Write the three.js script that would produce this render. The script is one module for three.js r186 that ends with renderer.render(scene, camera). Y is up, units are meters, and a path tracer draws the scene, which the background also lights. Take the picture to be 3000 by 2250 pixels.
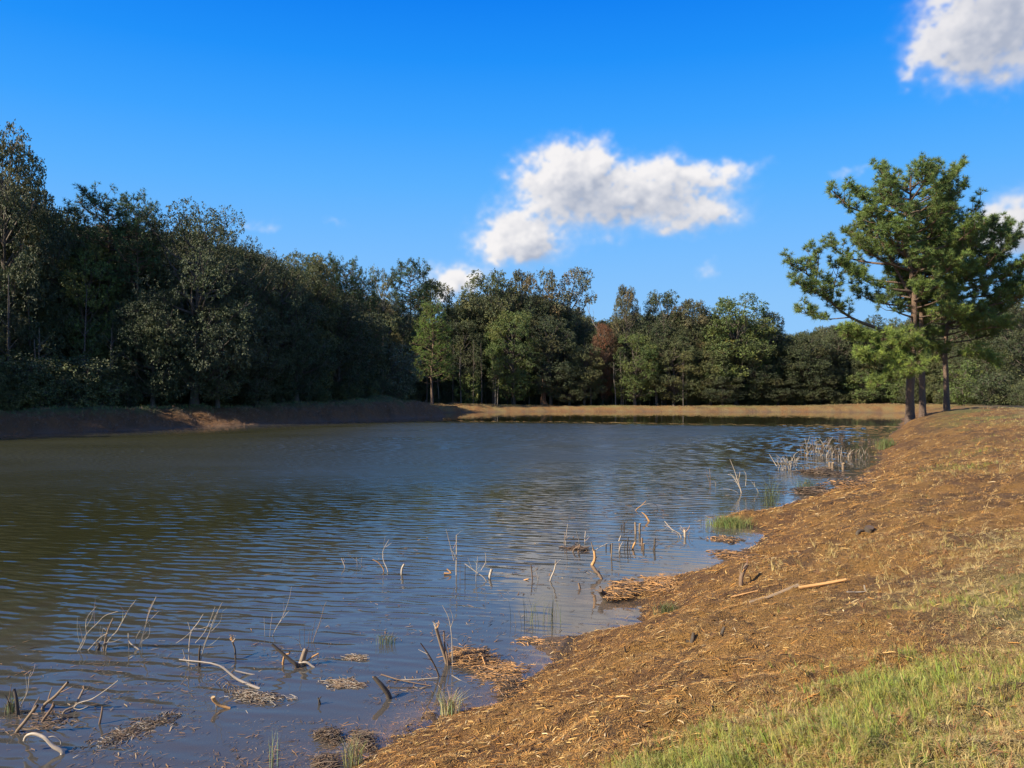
import * as THREE from 'three';

// ---------------------------------------------------------------- camera, sky, sun, exposure
const scene = new THREE.Scene();
const EYE = 2.6, F = 2412, CX = 1500, HORIZON = 1150;      // eye height over the water; focal length and horizon of the 3000 x 2250 photograph
const camera = new THREE.PerspectiveCamera(50, 4 / 3, 0.1, 3000);
camera.position.set(0, EYE, 0);
camera.rotation.x = Math.atan(25 / F);

const SUN = new THREE.Vector3(-0.83, 0.57, 0.34).normalize();
const EXPOSURE = 1.65, SKY_LEVEL = 1 / EXPOSURE;
const sun = new THREE.DirectionalLight(new THREE.Color(1, 0.9, 0.74), 5);
sun.position.copy(SUN).multiplyScalar(200);
sun.castShadow = true;
sun.shadow.mapSize.set(4096, 4096);
Object.assign(sun.shadow.camera, { left: -140, right: 140, top: 140, bottom: -140, near: 1, far: 500 });
sun.target.position.set(0, 0, -60);
sun.position.add(sun.target.position);
scene.add(sun, sun.target);

const renderer = new THREE.WebGLRenderer({ antialias: true });
renderer.toneMapping = THREE.LinearToneMapping;
renderer.toneMappingExposure = EXPOSURE;
renderer.shadowMap.enabled = true;
renderer.setSize(1024, 768);

// ---------------------------------------------------------------- small tools
const { clamp, lerp, smoothstep } = THREE.MathUtils;
const R2 = Math.PI / 180;
function rng(seed) {
  let a = seed >>> 0;
  const f = () => { a = (a + 0x6d2b79f5) | 0; let t = Math.imul(a ^ (a >>> 15), 1 | a); t = (t + Math.imul(t ^ (t >>> 7), 61 | t)) ^ t; return ((t ^ (t >>> 14)) >>> 0) / 4294967296; };
  f.r = (lo, hi) => lo + (hi - lo) * f();
  f.g = () => (f() + f() + f() + f() - 2) * 1.0;
  f.dir = () => { const z = f() * 2 - 1, p = f() * Math.PI * 2, s = Math.sqrt(1 - z * z); return [s * Math.cos(p), z, s * Math.sin(p)]; };
  return f;
}
const hash = (x, y, s) => { let h = Math.imul(x | 0, 374761393) ^ Math.imul(y | 0, 668265263) ^ Math.imul(s | 0, 2147483647 - 9973); h = Math.imul(h ^ (h >>> 13), 1274126177); return ((h ^ (h >>> 16)) >>> 0) / 4294967296; };
function noise(x, y, s = 0) {
  const ix = Math.floor(x), iy = Math.floor(y), fx = x - ix, fy = y - iy, u = fx * fx * (3 - 2 * fx), v = fy * fy * (3 - 2 * fy);
  return lerp(lerp(hash(ix, iy, s), hash(ix + 1, iy, s), u), lerp(hash(ix, iy + 1, s), hash(ix + 1, iy + 1, s), u), v) * 2 - 1;
}
function fbm(x, y, oct = 4, s = 0) { let v = 0, a = 0.5; for (let i = 0; i < oct; i++) { v += a * noise(x, y, s + i); x = x * 2.03 + 7.1; y = y * 2.03 - 3.7; a *= 0.5; } return v; }
const norm = (v) => { const l = Math.hypot(v[0], v[1], v[2]) || 1; return [v[0] / l, v[1] / l, v[2] / l]; };
const add = (a, b, k = 1) => [a[0] + b[0] * k, a[1] + b[1] * k, a[2] + b[2] * k];
const cross = (a, b) => [a[1] * b[2] - a[2] * b[1], a[2] * b[0] - a[0] * b[2], a[0] * b[1] - a[1] * b[0]];
const mix3 = (a, b, t) => [lerp(a[0], b[0], t), lerp(a[1], b[1], t), lerp(a[2], b[2], t)];

const used = new Map();
function numbered(name) { const n = used.get(name) ?? 0; used.set(name, n + 1); return n ? `${name}_${String(n).padStart(3, '0')}` : name; }
function tag(o, label, category, group, kind) {
  if (label) o.userData.label = label;
  if (category) o.userData.category = category;
  if (group) o.userData.group = group;
  if (kind) o.userData.kind = kind;
  return o;
}
function shadows(o) { o.traverse((m) => { if (m.isMesh) m.castShadow = m.receiveShadow = true; }); return o; }
function part(name, geometry, material, parent) { const m = new THREE.Mesh(geometry, material); m.name = name; m.castShadow = m.receiveShadow = true; parent.add(m); return m; }
function thing(name, label, category, at, group) { const o = new THREE.Group(); o.name = numbered(name); o.position.set(...at); tag(o, label, category, group); scene.add(o); return o; }

class Geo {
  constructor() { this.p = []; this.c = []; this.u = []; this.i = []; this.flat = false; }
  get n() { return this.p.length / 3; }
  tube(pts, radii, sides, col, opts = {}) {
    const start = this.n, L = pts.length; let along = 0, prev = null;
    for (let k = 0; k < L; k++) {
      const a = pts[Math.max(0, k - 1)], b = pts[Math.min(L - 1, k + 1)], t = norm(add(b, a, -1));
      let s = prev ? add(prev, t, -(prev[0] * t[0] + prev[1] * t[1] + prev[2] * t[2])) : Math.abs(t[1]) > 0.9 ? cross(t, [0, 0, 1]) : cross(t, [0, 1, 0]);
      s = norm(s); prev = s; const w = cross(t, s);
      if (k) along += Math.hypot(...add(pts[k], pts[k - 1], -1));
      for (let j = 0; j <= sides; j++) {
        const an = (j / sides) * Math.PI * 2, rr = radii[k] * (opts.rough ? 1 + opts.rough * noise(j % sides * 1.7 + 13, along * 2.3 + pts[0][0], 5) : 1);
        const q = add(add(pts[k], s, Math.cos(an) * rr), w, Math.sin(an) * rr);
        this.p.push(...q); this.u.push((j / sides) * 2 * Math.PI * radii[0], along);
        if (col) { const c = typeof col === 'function' ? col(k / (L - 1), j) : col; this.c.push(...c); }
      }
    }
    for (let k = 0; k < L - 1; k++) for (let j = 0; j < sides; j++) { const a = start + k * (sides + 1) + j, b = a + sides + 1; this.i.push(a, a + 1, b, b, a + 1, b + 1); }
    if (opts.cap) for (const k of [0, L - 1]) {
      const c = this.n; this.p.push(...pts[k]); this.u.push(0, 0);
      if (col) this.c.push(...(opts.capColor ?? (typeof col === 'function' ? col(k / (L - 1), 0) : col)));
      const r = start + k * (sides + 1), ring = [];
      for (let j = 0; j < sides; j++) { ring.push(this.n); this.p.push(...this.p.slice((r + j) * 3, (r + j) * 3 + 3)); this.u.push(0, 0); if (col) this.c.push(...(opts.capColor ?? (typeof col === 'function' ? col(k / (L - 1), 0) : col))); }
      for (let j = 0; j < sides; j++) k ? this.i.push(c, ring[(j + 1) % sides], ring[j]) : this.i.push(c, ring[j], ring[(j + 1) % sides]);
    }
    return this;
  }
  tri(a, b, c, col) { const s = this.n; this.p.push(...a, ...b, ...c); this.c.push(...col, ...col, ...col); this.u.push(0, 0, 1, 0, 0, 1); this.i.push(s, s + 1, s + 2); }
  leaf(at, dir, nrm, len, wid, col) {       // a folded diamond of two faces
    const side = norm(cross(dir, nrm)), up = cross(side, dir), s = this.n, m = add(at, dir, len * 0.45);
    this.p.push(...at, ...add(add(m, side, wid / 2), up, wid * 0.18), ...add(at, dir, len), ...add(add(m, side, -wid / 2), up, wid * 0.18));
    this.c.push(...col, ...col, ...col, ...col); this.u.push(0, 0, 1, 0, 1, 1, 0, 1); this.i.push(s, s + 1, s + 2, s, s + 2, s + 3);
  }
  build(smooth) {
    const g = new THREE.BufferGeometry();
    g.setAttribute('position', new THREE.Float32BufferAttribute(this.p, 3));
    g.setAttribute('uv', new THREE.Float32BufferAttribute(this.u, 2));
    if (this.c.length === this.p.length) g.setAttribute('color', new THREE.Float32BufferAttribute(this.c, 3));
    g.setIndex(this.i);
    if (smooth) g.computeVertexNormals();
    return g;
  }
}
function bend(pts, sub = 4) {               // a smooth curve through points
  const c = new THREE.CatmullRomCurve3(pts.map((p) => new THREE.Vector3(...p)), false, 'centripetal');
  return c.getPoints((pts.length - 1) * sub).map((v) => [v.x, v.y, v.z]);
}
const taper = (n, a, b, pow = 1) => Array.from({ length: n }, (_, k) => lerp(a, b, Math.pow(k / (n - 1), pow)));

// ---------------------------------------------------------------- the sky: clear blue deepening upward, with small cumulus clouds
{
  const W = 4096, H = 2048, data = new Float32Array(W * H * 4), toLin = (c) => c.map((x) => (x <= 10.3 ? x / 255 / 12.92 : Math.pow((x / 255 + 0.055) / 1.055, 2.4)));
  const stops = [[-90, [150, 195, 240]], [0, [158, 206, 250]], [6, [140, 198, 252]], [9.5, [122, 190, 255]], [14, [92, 178, 255]], [18, [62, 163, 255]], [22, [34, 146, 250]], [27, [10, 123, 240]], [40, [3, 98, 212]], [60, [4, 76, 180]], [90, [4, 68, 168]]].map(([e, c]) => [e, toLin(c)]);
  // clouds: [azimuth, elevation, half width, half height, weight] in degrees, azimuth 0 ahead, right positive
  const az = (px) => Math.atan((px - CX) / F) / R2, el = (py, px) => Math.atan(((HORIZON - py) / F) * Math.cos(az(px) * R2)) / R2, dg = 1 / (F * R2);
  const put = (px, py, rx, ry, w) => [az(px), el(py, px), rx * dg, ry * dg, w];
  const clouds = [
    { blobs: [put(1600, 545, 95, 90, 1.1), put(1690, 510, 90, 75, 1.1), put(1735, 480, 45, 50, 0.8), put(1760, 590, 170, 90, 1.2), put(1900, 560, 150, 70, 1.0), put(1980, 620, 170, 60, 0.95), put(1960, 520, 45, 60, 0.6), put(2080, 520, 100, 38, 0.7), put(2160, 490, 50, 24, 0.4), put(2080, 630, 80, 45, 0.6), put(2010, 670, 80, 30, 0.5), put(1570, 715, 50, 50, 0.6), put(1490, 700, 90, 75, 1.0), put(1560, 720, 90, 60, 0.9), put(1500, 745, 70, 45, 0.7)], soft: 0.9 },
    { blobs: [put(1765, 405, 30, 34, 0.36), put(2240, 470, 60, 22, 0.2), put(2080, 788, 34, 30, 0.34), put(2500, 505, 52, 16, 0.3), put(770, 655, 55, 24, 0.32), put(970, 655, 42, 18, 0.22), put(1060, 570, 60, 6, 0.12)], soft: 1.6 },
    { blobs: [put(1365, 822, 75, 46, 0.9), put(1315, 855, 80, 60, 0.9)], soft: 1 },
    { blobs: [put(2900, 60, 140, 130, 1.2), put(2800, 130, 80, 70, 1.0), put(2980, 120, 120, 90, 0.9), put(2930, 215, 110, 40, 0.35), put(2680, 180, 22, 45, 0.3), put(2700, 120, 20, 50, 0.22), put(3050, -60, 180, 130, 1.2), put(2960, 240, 40, 40, 0.3), put(2665, 230, 20, 22, 0.26)], soft: 1.5, dim: 0.8 },
    { blobs: [put(2960, 660, 90, 50, 0.9), put(3060, 640, 100, 70, 1.1), put(2900, 680, 70, 35, 0.6), put(3020, 700, 110, 40, 0.8)], soft: 1.2, dim: 0.85 },
  ];
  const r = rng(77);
  for (let k = 0; k < 52; k++) {            // added clouds of the same kind, out of view, whiten skylight and reflections
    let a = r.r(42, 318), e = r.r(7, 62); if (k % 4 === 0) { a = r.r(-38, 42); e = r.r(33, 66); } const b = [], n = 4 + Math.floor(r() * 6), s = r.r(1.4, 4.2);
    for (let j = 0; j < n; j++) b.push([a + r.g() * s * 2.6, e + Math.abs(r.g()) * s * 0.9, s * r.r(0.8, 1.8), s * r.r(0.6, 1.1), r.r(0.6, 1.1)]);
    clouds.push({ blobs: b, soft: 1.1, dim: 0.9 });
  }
  for (const c of clouds) { c.lo = [1e9, 1e9]; c.hi = [-1e9, -1e9]; for (const b of c.blobs) { c.lo[0] = Math.min(c.lo[0], b[0] - b[2] * 2.6); c.hi[0] = Math.max(c.hi[0], b[0] + b[2] * 2.6); c.lo[1] = Math.min(c.lo[1], b[1] - b[3] * 2.6); c.hi[1] = Math.max(c.hi[1], b[1] + b[3] * 2.6); } }
  const warp = (x, y) => [x + fbm(x * 0.55, y * 0.8, 3, 11) * 0.9 + fbm(x * 2.1, y * 2.4, 3, 21) * 0.4, y + fbm(x * 0.55 + 40, y * 0.8, 3, 31) * 0.7 + fbm(x * 2.1 + 9, y * 2.4, 3, 41) * 0.35];
  const dens = (c, x, y) => { let s = 0; for (const b of c.blobs) { const dx = (x - b[0]) / b[2], dy = (y - b[1]) / (b[3] * (y < b[1] ? 0.85 : 1)), q = dx * dx + dy * dy; if (q < 7) s += b[4] * Math.exp(-q * 1.1); } return s; };
  const base = [0, 0, 0];
  for (let row = 0; row < H; row++) {
    const e = ((row + 0.5) / H - 0.5) * 180; let k = 1; while (k < stops.length - 1 && e > stops[k][0]) k++;
    const t = clamp((e - stops[k - 1][0]) / (stops[k][0] - stops[k - 1][0]), 0, 1);
    for (let c = 0; c < 3; c++) base[c] = lerp(stops[k - 1][1][c], stops[k][1][c], t);
    const rowClouds = clouds.filter((c) => e > c.lo[1] && e < c.hi[1]);
    for (let col = 0; col < W; col++) {
      const round = ((col + 0.5) / W - 0.5) * 360;           // atan2(z, x): ahead (-z) is -90
      let a = round + 90; if (a < -48) a += 360; if (a > 312) a -= 360;
      const o = (row * W + col) * 4; let [R, G, B] = base;
      for (const c of rowClouds) {
        const aa = a;
        if (aa < c.lo[0] || aa > c.hi[0]) continue;
        const x = a, [wx, wy] = warp(x, e), d = dens(c, wx, wy) * (1 + 0.6 * fbm(x * 1.9, e * 2.3, 6, 61));
        if (d < 0.05) continue;
        const [sx, sy] = warp(x - 0.55, e + 0.75), [tx, ty] = warp(x - 0.2, e + 0.3), over = dens(c, sx, sy) * 0.75 + dens(c, tx, ty) * 0.25, lit = clamp(0.98 - 0.34 * over + 0.3 * (d - over) + 0.3 * fbm(x * 1.0, e * 1.4, 4, 71), 0, 1), edge = smoothstep(d - over, -0.5, 0.45);
        const alpha = Math.pow(smoothstep(d, 0.05, lerp(1.6, 0.85, edge) * (0.7 + 0.3 * c.soft)), 0.85) * 0.97;
        const col3 = mix3([0.44, 0.48, 0.58], [0.95, 0.92, 0.91], lit * (c.dim ?? 1));
        R = lerp(R, col3[0], alpha); G = lerp(G, col3[1], alpha); B = lerp(B, col3[2], alpha);
      }
      data[o] = R * SKY_LEVEL; data[o + 1] = G * SKY_LEVEL; data[o + 2] = B * SKY_LEVEL; data[o + 3] = 1;
    }
  }
  const t = new THREE.DataTexture(data, W, H, THREE.RGBAFormat, THREE.FloatType);
  t.mapping = THREE.EquirectangularReflectionMapping; t.magFilter = t.minFilter = THREE.LinearFilter; t.needsUpdate = true;
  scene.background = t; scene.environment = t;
}

// ---------------------------------------------------------------- the lake's outline: x, z, bank height, bank width
const SHORE = [
  [-3.2, -2.6, 1.5, 3.8], [-1.9, -4.4, 1.6, 3.8], [-1.15, -5.7, 1.6, 3.8], [-0.8, -6.3, 1.6, 3.8], [-0.52, -6.75, 1.6, 3.8], [-0.1, -6.9, 1.6, 3.8], [0.05, -7.45, 1.6, 3.8], [0.42, -7.95, 1.6, 3.8], [0.62, -8.7, 1.6, 3.8],
  [1.25, -9.3, 1.6, 3.8], [1.52, -9.7, 1.6, 3.8], [1.5, -10.3, 1.6, 3.8], [1.17, -10.6, 1.6, 3.8], [1.25, -10.9, 1.6, 3.8], [2.1, -11.5, 1.6, 3.8], [3.0, -12.2, 1.6, 3.8], [3.7, -12.6, 1.6, 3.8], [3.4, -13.1, 1.6, 3.8], [4.0, -13.7, 1.6, 3.8], [4.55, -14.6, 1.6, 3.8],
  [4.7, -15.9, 1.6, 3.8], [4.1, -16.3, 1.6, 3.8], [4.3, -16.9, 1.6, 3.8], [5.6, -17.9, 1.6, 3.8], [7.1, -19.9, 1.6, 3.8], [8.6, -22, 1.6, 3.7], [10.2, -24.1, 1.6, 3.5], [11.7, -27, 1.6, 3.4], [13.4, -30.4, 1.6, 3.2], [18.2, -41, 1.6, 2.8], [22.5, -49, 1.6, 2.2], [25.8, -55.5, 1.6, 1.7], [30.2, -64, 1.5, 2],
  [38, -80, 1.3, 2.5], [45, -94, 1.2, 2.5], [50, -103, 1.1, 2.5], [47, -108, 1.05, 2.4], [38, -110.5, 0.72, 2.4], [30, -110, 0.78, 2.2], [22, -112, 0.66, 2.6], [15, -111.6, 0.74, 2.2], [9, -113, 0.72, 2.4], [3, -112, 0.8, 2.4], [-3, -110, 1.05, 2.4], [-9, -106.5, 1.05, 2.4], [-12.2, -102.5, 1.1, 2.2], [-11.6, -98.5, 1.6, 1.8], [-9.0, -95.5, 1.95, 1.7],
  [-7.6, -91, 2.05, 1.5], [-9.4, -86.5, 1.95, 1.5], [-13, -80.5, 1.75, 1.7], [-17, -74.6, 1.62, 1.9], [-21.7, -67, 1.5, 2.1], [-26, -58.5, 1.42, 2.1], [-32, -51.4, 1.4, 2.1], [-39, -43, 1.5, 2], [-48, -30, 1.5, 2], [-52, -12, 1.5, 2], [-46, 6, 1.5, 3], [-28, 12, 1.5, 3], [-10, 6, 1.5, 3.5],
];
function shore(x, z) {                      // [signed distance inland, bank height, bank width]
  let best = 1e18, bh = 1.5, bw = 3, inside = false;
  for (let k = 0, n = SHORE.length; k < n; k++) {
    const a = SHORE[k], b = SHORE[(k + 1) % n], ex = b[0] - a[0], ez = b[1] - a[1], px = x - a[0], pz = z - a[1];
    const t = clamp((px * ex + pz * ez) / (ex * ex + ez * ez), 0, 1), dx = px - ex * t, dz = pz - ez * t, q = dx * dx + dz * dz;
    if (q < best) { best = q; bh = lerp(a[2], b[2], t); bw = lerp(a[3], b[3], t); }
    if (a[1] > z !== b[1] > z && x < (ex * (z - a[1])) / ez + a[0]) inside = !inside;
  }
  const d = Math.sqrt(best), wob = 0.14 * fbm(x * 0.9, z * 0.9, 3, 3) * clamp(Math.hypot(x, z) / 8, 0.4, 4);
  return [(inside ? -d : d) + wob, bh, bw];
}
function heightFrom(d, bh, bw, x, z) {
  const rough = (x < -7 && z < -20 ? fbm(x * 0.5, z * 0.5, 4, 19) * 0.55 : 0) + fbm(x * 1.3, z * 1.3, 4, 17) * 0.15 + fbm(x * 4.5, z * 4.5, 4, 27) * 0.085;
  if (d < 0) return Math.max(-1.7, d * 0.11) - 0.02 + rough * clamp(1 + d * 0.3, 0.2, 1) * 0.6;
  return bh * (1 - Math.exp(-Math.pow(d / bw, 1.12))) + rough * clamp(0.35 + d * 0.5, 0, 1) + fbm(x * 0.06, z * 0.06, 3, 8) * 0.3 * clamp((d - 6) / 12, 0, 1);
}
const ground = (x, z) => { const s = shore(x, z); return heightFrom(s[0], s[1], s[2], x, z); };

// a pixel of the photograph at a depth, on the water, or on the land
const at = (px, py, D) => [((px - CX) / F) * D, EYE + ((HORIZON - py) / F) * D, -D];
const waterDepth = (py) => (EYE * F) / (py - HORIZON);
function landDepth(px, py) {
  for (let D = 2; D < 160; D *= 1.004) { const q = at(px, py, D); if (q[1] <= Math.max(0, ground(q[0], q[2]))) return D; }
  return waterDepth(py);
}

// ---------------------------------------------------------------- textures
function dataTexture(n, fn, srgb = false) {
  const d = new Uint8Array(n * n * 4);
  for (let y = 0; y < n; y++) for (let x = 0; x < n; x++) { const c = fn(x / n, y / n), o = (y * n + x) * 4; for (let k = 0; k < 3; k++) d[o + k] = clamp(Math.round(c[k] * 255), 0, 255); d[o + 3] = 255; }
  const t = new THREE.DataTexture(d, n, n); t.wrapS = t.wrapT = THREE.RepeatWrapping; t.magFilter = THREE.LinearFilter; t.minFilter = THREE.LinearMipmapLinearFilter; t.generateMipmaps = true;
  if (srgb) t.colorSpace = THREE.SRGBColorSpace; t.needsUpdate = true; return t;
}
function litterHeight(n, strokes, seed) {   // criss-crossed straw and chips, as a tile of heights
  const h = new Float32Array(n * n), r = rng(seed);
  for (let y = 0; y < n; y++) for (let x = 0; x < n; x++) h[y * n + x] = 0.22 + 0.2 * (hash(x >> 1, y >> 1, 3) - 0.5);
  for (let k = 0; k < strokes; k++) {
    const L = r.r(6, 60), an = r() * Math.PI, w = r.r(1, 3.2), lev = Math.pow(r(), 1.4) * 0.75 + 0.12, x0 = r() * n, y0 = r() * n, c = Math.cos(an), s = Math.sin(an);
    for (let i = 0; i < L; i += 0.7) for (let j = -w / 2; j <= w / 2; j += 0.7) { const x = (Math.floor(x0 + c * i - s * j) + 4 * n) % n, y = (Math.floor(y0 + s * i + c * j) + 4 * n) % n; h[y * n + x] = lev * (1 - 0.25 * Math.abs(j) / (w / 2)); }
  }
  return h;
}
const LN = 1024, litter = litterHeight(LN, 9000, 5);
const litterMap = dataTexture(LN, (u, v) => { const q = litter[Math.floor(v * LN) * LN + Math.floor(u * LN)], k = 0.3 + 0.95 * q; return [k, k * 0.985, k * 0.95]; });
const litterBump = dataTexture(LN, (u, v) => { const q = litter[Math.floor(v * LN) * LN + Math.floor(u * LN)]; return [q, q, q]; });
const wrapNoise = (u, v, f, s) => { const a = fbm(u * f, v * f, 4, s), b = fbm((u - 1) * f, v * f, 4, s), c = fbm(u * f, (v - 1) * f, 4, s), d = fbm((u - 1) * f, (v - 1) * f, 4, s); return lerp(lerp(a, b, u), lerp(c, d, u), v); };
const barkH = (u, v) => { const w = wrapNoise(u, v, 6, 91) * 0.35, q = Math.abs(Math.sin((u * 5 + w) * Math.PI)), p = Math.abs(Math.sin((v * 3 + Math.floor(u * 5 + w) * 0.37 + w) * Math.PI)); return clamp(Math.min(1, q * 2.4) * Math.min(1, p * 3.5) * 0.8 + 0.35 * wrapNoise(u, v, 24, 33) + 0.1, 0, 1); };
const barkMap = dataTexture(256, (u, v) => { const k = 0.35 + 0.65 * barkH(u, v); return [k, k * 0.95, k * 0.9]; });
const barkBump = dataTexture(256, (u, v) => { const k = barkH(u, v); return [k, k, k]; });
barkMap.repeat.set(1.6, 1.2); barkBump.repeat.set(1.6, 1.2);

// ---------------------------------------------------------------- materials
const std = (o) => new THREE.MeshStandardMaterial({ roughness: 0.9, ...o });
const lin = (r, g, b) => new THREE.Color().setRGB(r, g, b);
const M = {
  ground: std({ vertexColors: true, map: litterMap, bumpMap: litterBump, bumpScale: 0.08, roughness: 0.95 }),
  pineBark: std({ vertexColors: true, map: barkMap, bumpMap: barkBump, bumpScale: 0.05 }),
  bark: std({ color: lin(0.17, 0.14, 0.11), map: barkMap, bumpMap: barkBump, bumpScale: 0.03 }),
  paleBark: std({ color: lin(0.34, 0.31, 0.27), map: barkMap, bumpMap: barkBump, bumpScale: 0.02 }),
  greyBark: std({ color: lin(0.22, 0.19, 0.155), map: barkMap, bumpMap: barkBump, bumpScale: 0.02 }),
  stick: std({ vertexColors: true, roughness: 0.8 }),
  straw: std({ color: 0xffffff, roughness: 0.85 }),
};
const leafMaterials = new Map();
function leafMat(r, g, b, through = 0.3) {
  const k = [r, g, b, through].join();
  if (!leafMaterials.has(k)) leafMaterials.set(k, new THREE.MeshPhysicalMaterial({ vertexColors: true, color: lin(r, g, b), roughness: 0.74, transmission: through, thickness: 0, side: THREE.DoubleSide }));
  return leafMaterials.get(k);
}

// ---------------------------------------------------------------- the ground: one sheet to the horizon
function groundColor(x, z, d, h, bh) {
  const n1 = fbm(x * 0.5, z * 0.5, 4, 101), n2 = fbm(x * 1.7, z * 1.7, 4, 111), n3 = fbm(x * 0.13, z * 0.13, 3, 121), n4 = fbm(x * 4, z * 4, 3, 131), far = Math.hypot(x, z);
  const mulch = [0.58, 0.30, 0.065], brown = [0.24, 0.12, 0.036], tan = [0.56, 0.41, 0.15], green = [0.30, 0.31, 0.06], red = [0.34, 0.12, 0.04], soil = [0.30, 0.15, 0.07], mud = [0.07, 0.055, 0.035];
  if (d < -0.05) return mix3([0.34, 0.21, 0.12], [0.22, 0.15, 0.09], clamp(-d / 4, 0, 1));
  let c;
  const left = x < -7 && z < 0 && z > -98.5, farBank = z < -96 && !left;
  if (left) {
    c = mix3([0.28, 0.145, 0.046], [0.42, 0.195, 0.055], clamp(0.5 + n2 * 1.4, 0, 1));
    c = mix3(c, [0.17, 0.21, 0.05], smoothstep(h / bh + n2 * 0.3, 0.75, 1.0));
    c = mix3(c, [0.36, 0.19, 0.09], smoothstep(0.5 - d, 0, 0.5) * 0.6);
  } else if (farBank) {
    c = mix3([0.56, 0.28, 0.08], [0.56, 0.40, 0.14], clamp(0.45 + n2 * 1.6, 0, 1)); c = mix3(c, [0.22, 0.12, 0.045], smoothstep(n1 + n4 * 0.4, 0.1, 0.45) * 0.6); c = mix3(c, green, smoothstep(h / bh + n3 * 0.9, 0.7, 1.1) * 0.75); c = mix3(c, [0.38, 0.17, 0.07], smoothstep(0.7 - d, 0, 0.6) * 0.5);  // the dark brown patches put shade into the far bank colour
  } else {
    c = mix3(mulch, brown, smoothstep(n2 + n4 * 0.5, -0.12, 0.35) * 0.85);
    c = mix3(c, tan, smoothstep(d + n1 * 3 - 2.2 * smoothstep(far, 7, 16), 2.6, 4.8) * 0.8);
    c = mix3(c, green, smoothstep(n1 + n3 * 0.8 + n4 * 0.25, 0.0, 0.35) * smoothstep(d, 1.6, 4) * 0.7);
    c = mix3(c, red, smoothstep(n3 * 0.6 - n1 + n4 * 0.3, 0.22, 0.45) * smoothstep(d, 2.5, 4.5) * 0.55);
    c = mix3(c, brown, 0.55 * smoothstep(fbm(x * 0.9 + 5, z * 0.35, 3, 141), 0.12, 0.4) * smoothstep(d, 0.8, 2));
    c = mix3(c, [0.36, 0.155, 0.036], 0.6 * smoothstep(1.5 - d + n2, 0, 1.2)); c = mix3([0.12, 0.07, 0.035], c, smoothstep(d, -0.05, 0.3));
  }
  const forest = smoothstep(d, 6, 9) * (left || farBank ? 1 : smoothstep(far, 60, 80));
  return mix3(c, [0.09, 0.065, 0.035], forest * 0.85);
}
const angles = [];
for (let a = -180; a < 180;) { angles.push(a); a += a > -44 && a < 44 ? 0.22 : Math.abs(a) < 60 ? 1 : 3; }
{
  const rings = [0]; for (let r = 0.9; r < 900; r *= r < 25 ? 1.0085 : r < 140 ? 1.0155 : 1.06) rings.push(r);
  const p = [], c = [], u = [], idx = [], n = angles.length;
  for (const r of rings) for (const a of angles) {
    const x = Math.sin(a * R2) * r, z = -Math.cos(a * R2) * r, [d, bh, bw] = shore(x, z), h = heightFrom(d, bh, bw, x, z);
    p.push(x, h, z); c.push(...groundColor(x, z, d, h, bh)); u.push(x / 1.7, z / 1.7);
  }
  for (let k = 0; k < rings.length - 1; k++) for (let j = 0; j < n; j++) { const a = k * n + j, b = k * n + (j + 1) % n; if (k) idx.push(a, b, a + n); idx.push(b, b + n, a + n); }
  const g = new THREE.BufferGeometry();
  g.setAttribute('position', new THREE.Float32BufferAttribute(p, 3)); g.setAttribute('color', new THREE.Float32BufferAttribute(c, 3)); g.setAttribute('uv', new THREE.Float32BufferAttribute(u, 2)); g.setIndex(idx); g.computeVertexNormals();
  const m = new THREE.Mesh(g, M.ground); m.name = 'ground'; m.receiveShadow = m.castShadow = true;
  scene.add(tag(m, 'mulched orange brown lake banks and dry grass around the water', 'ground', null, 'structure'));
}

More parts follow.
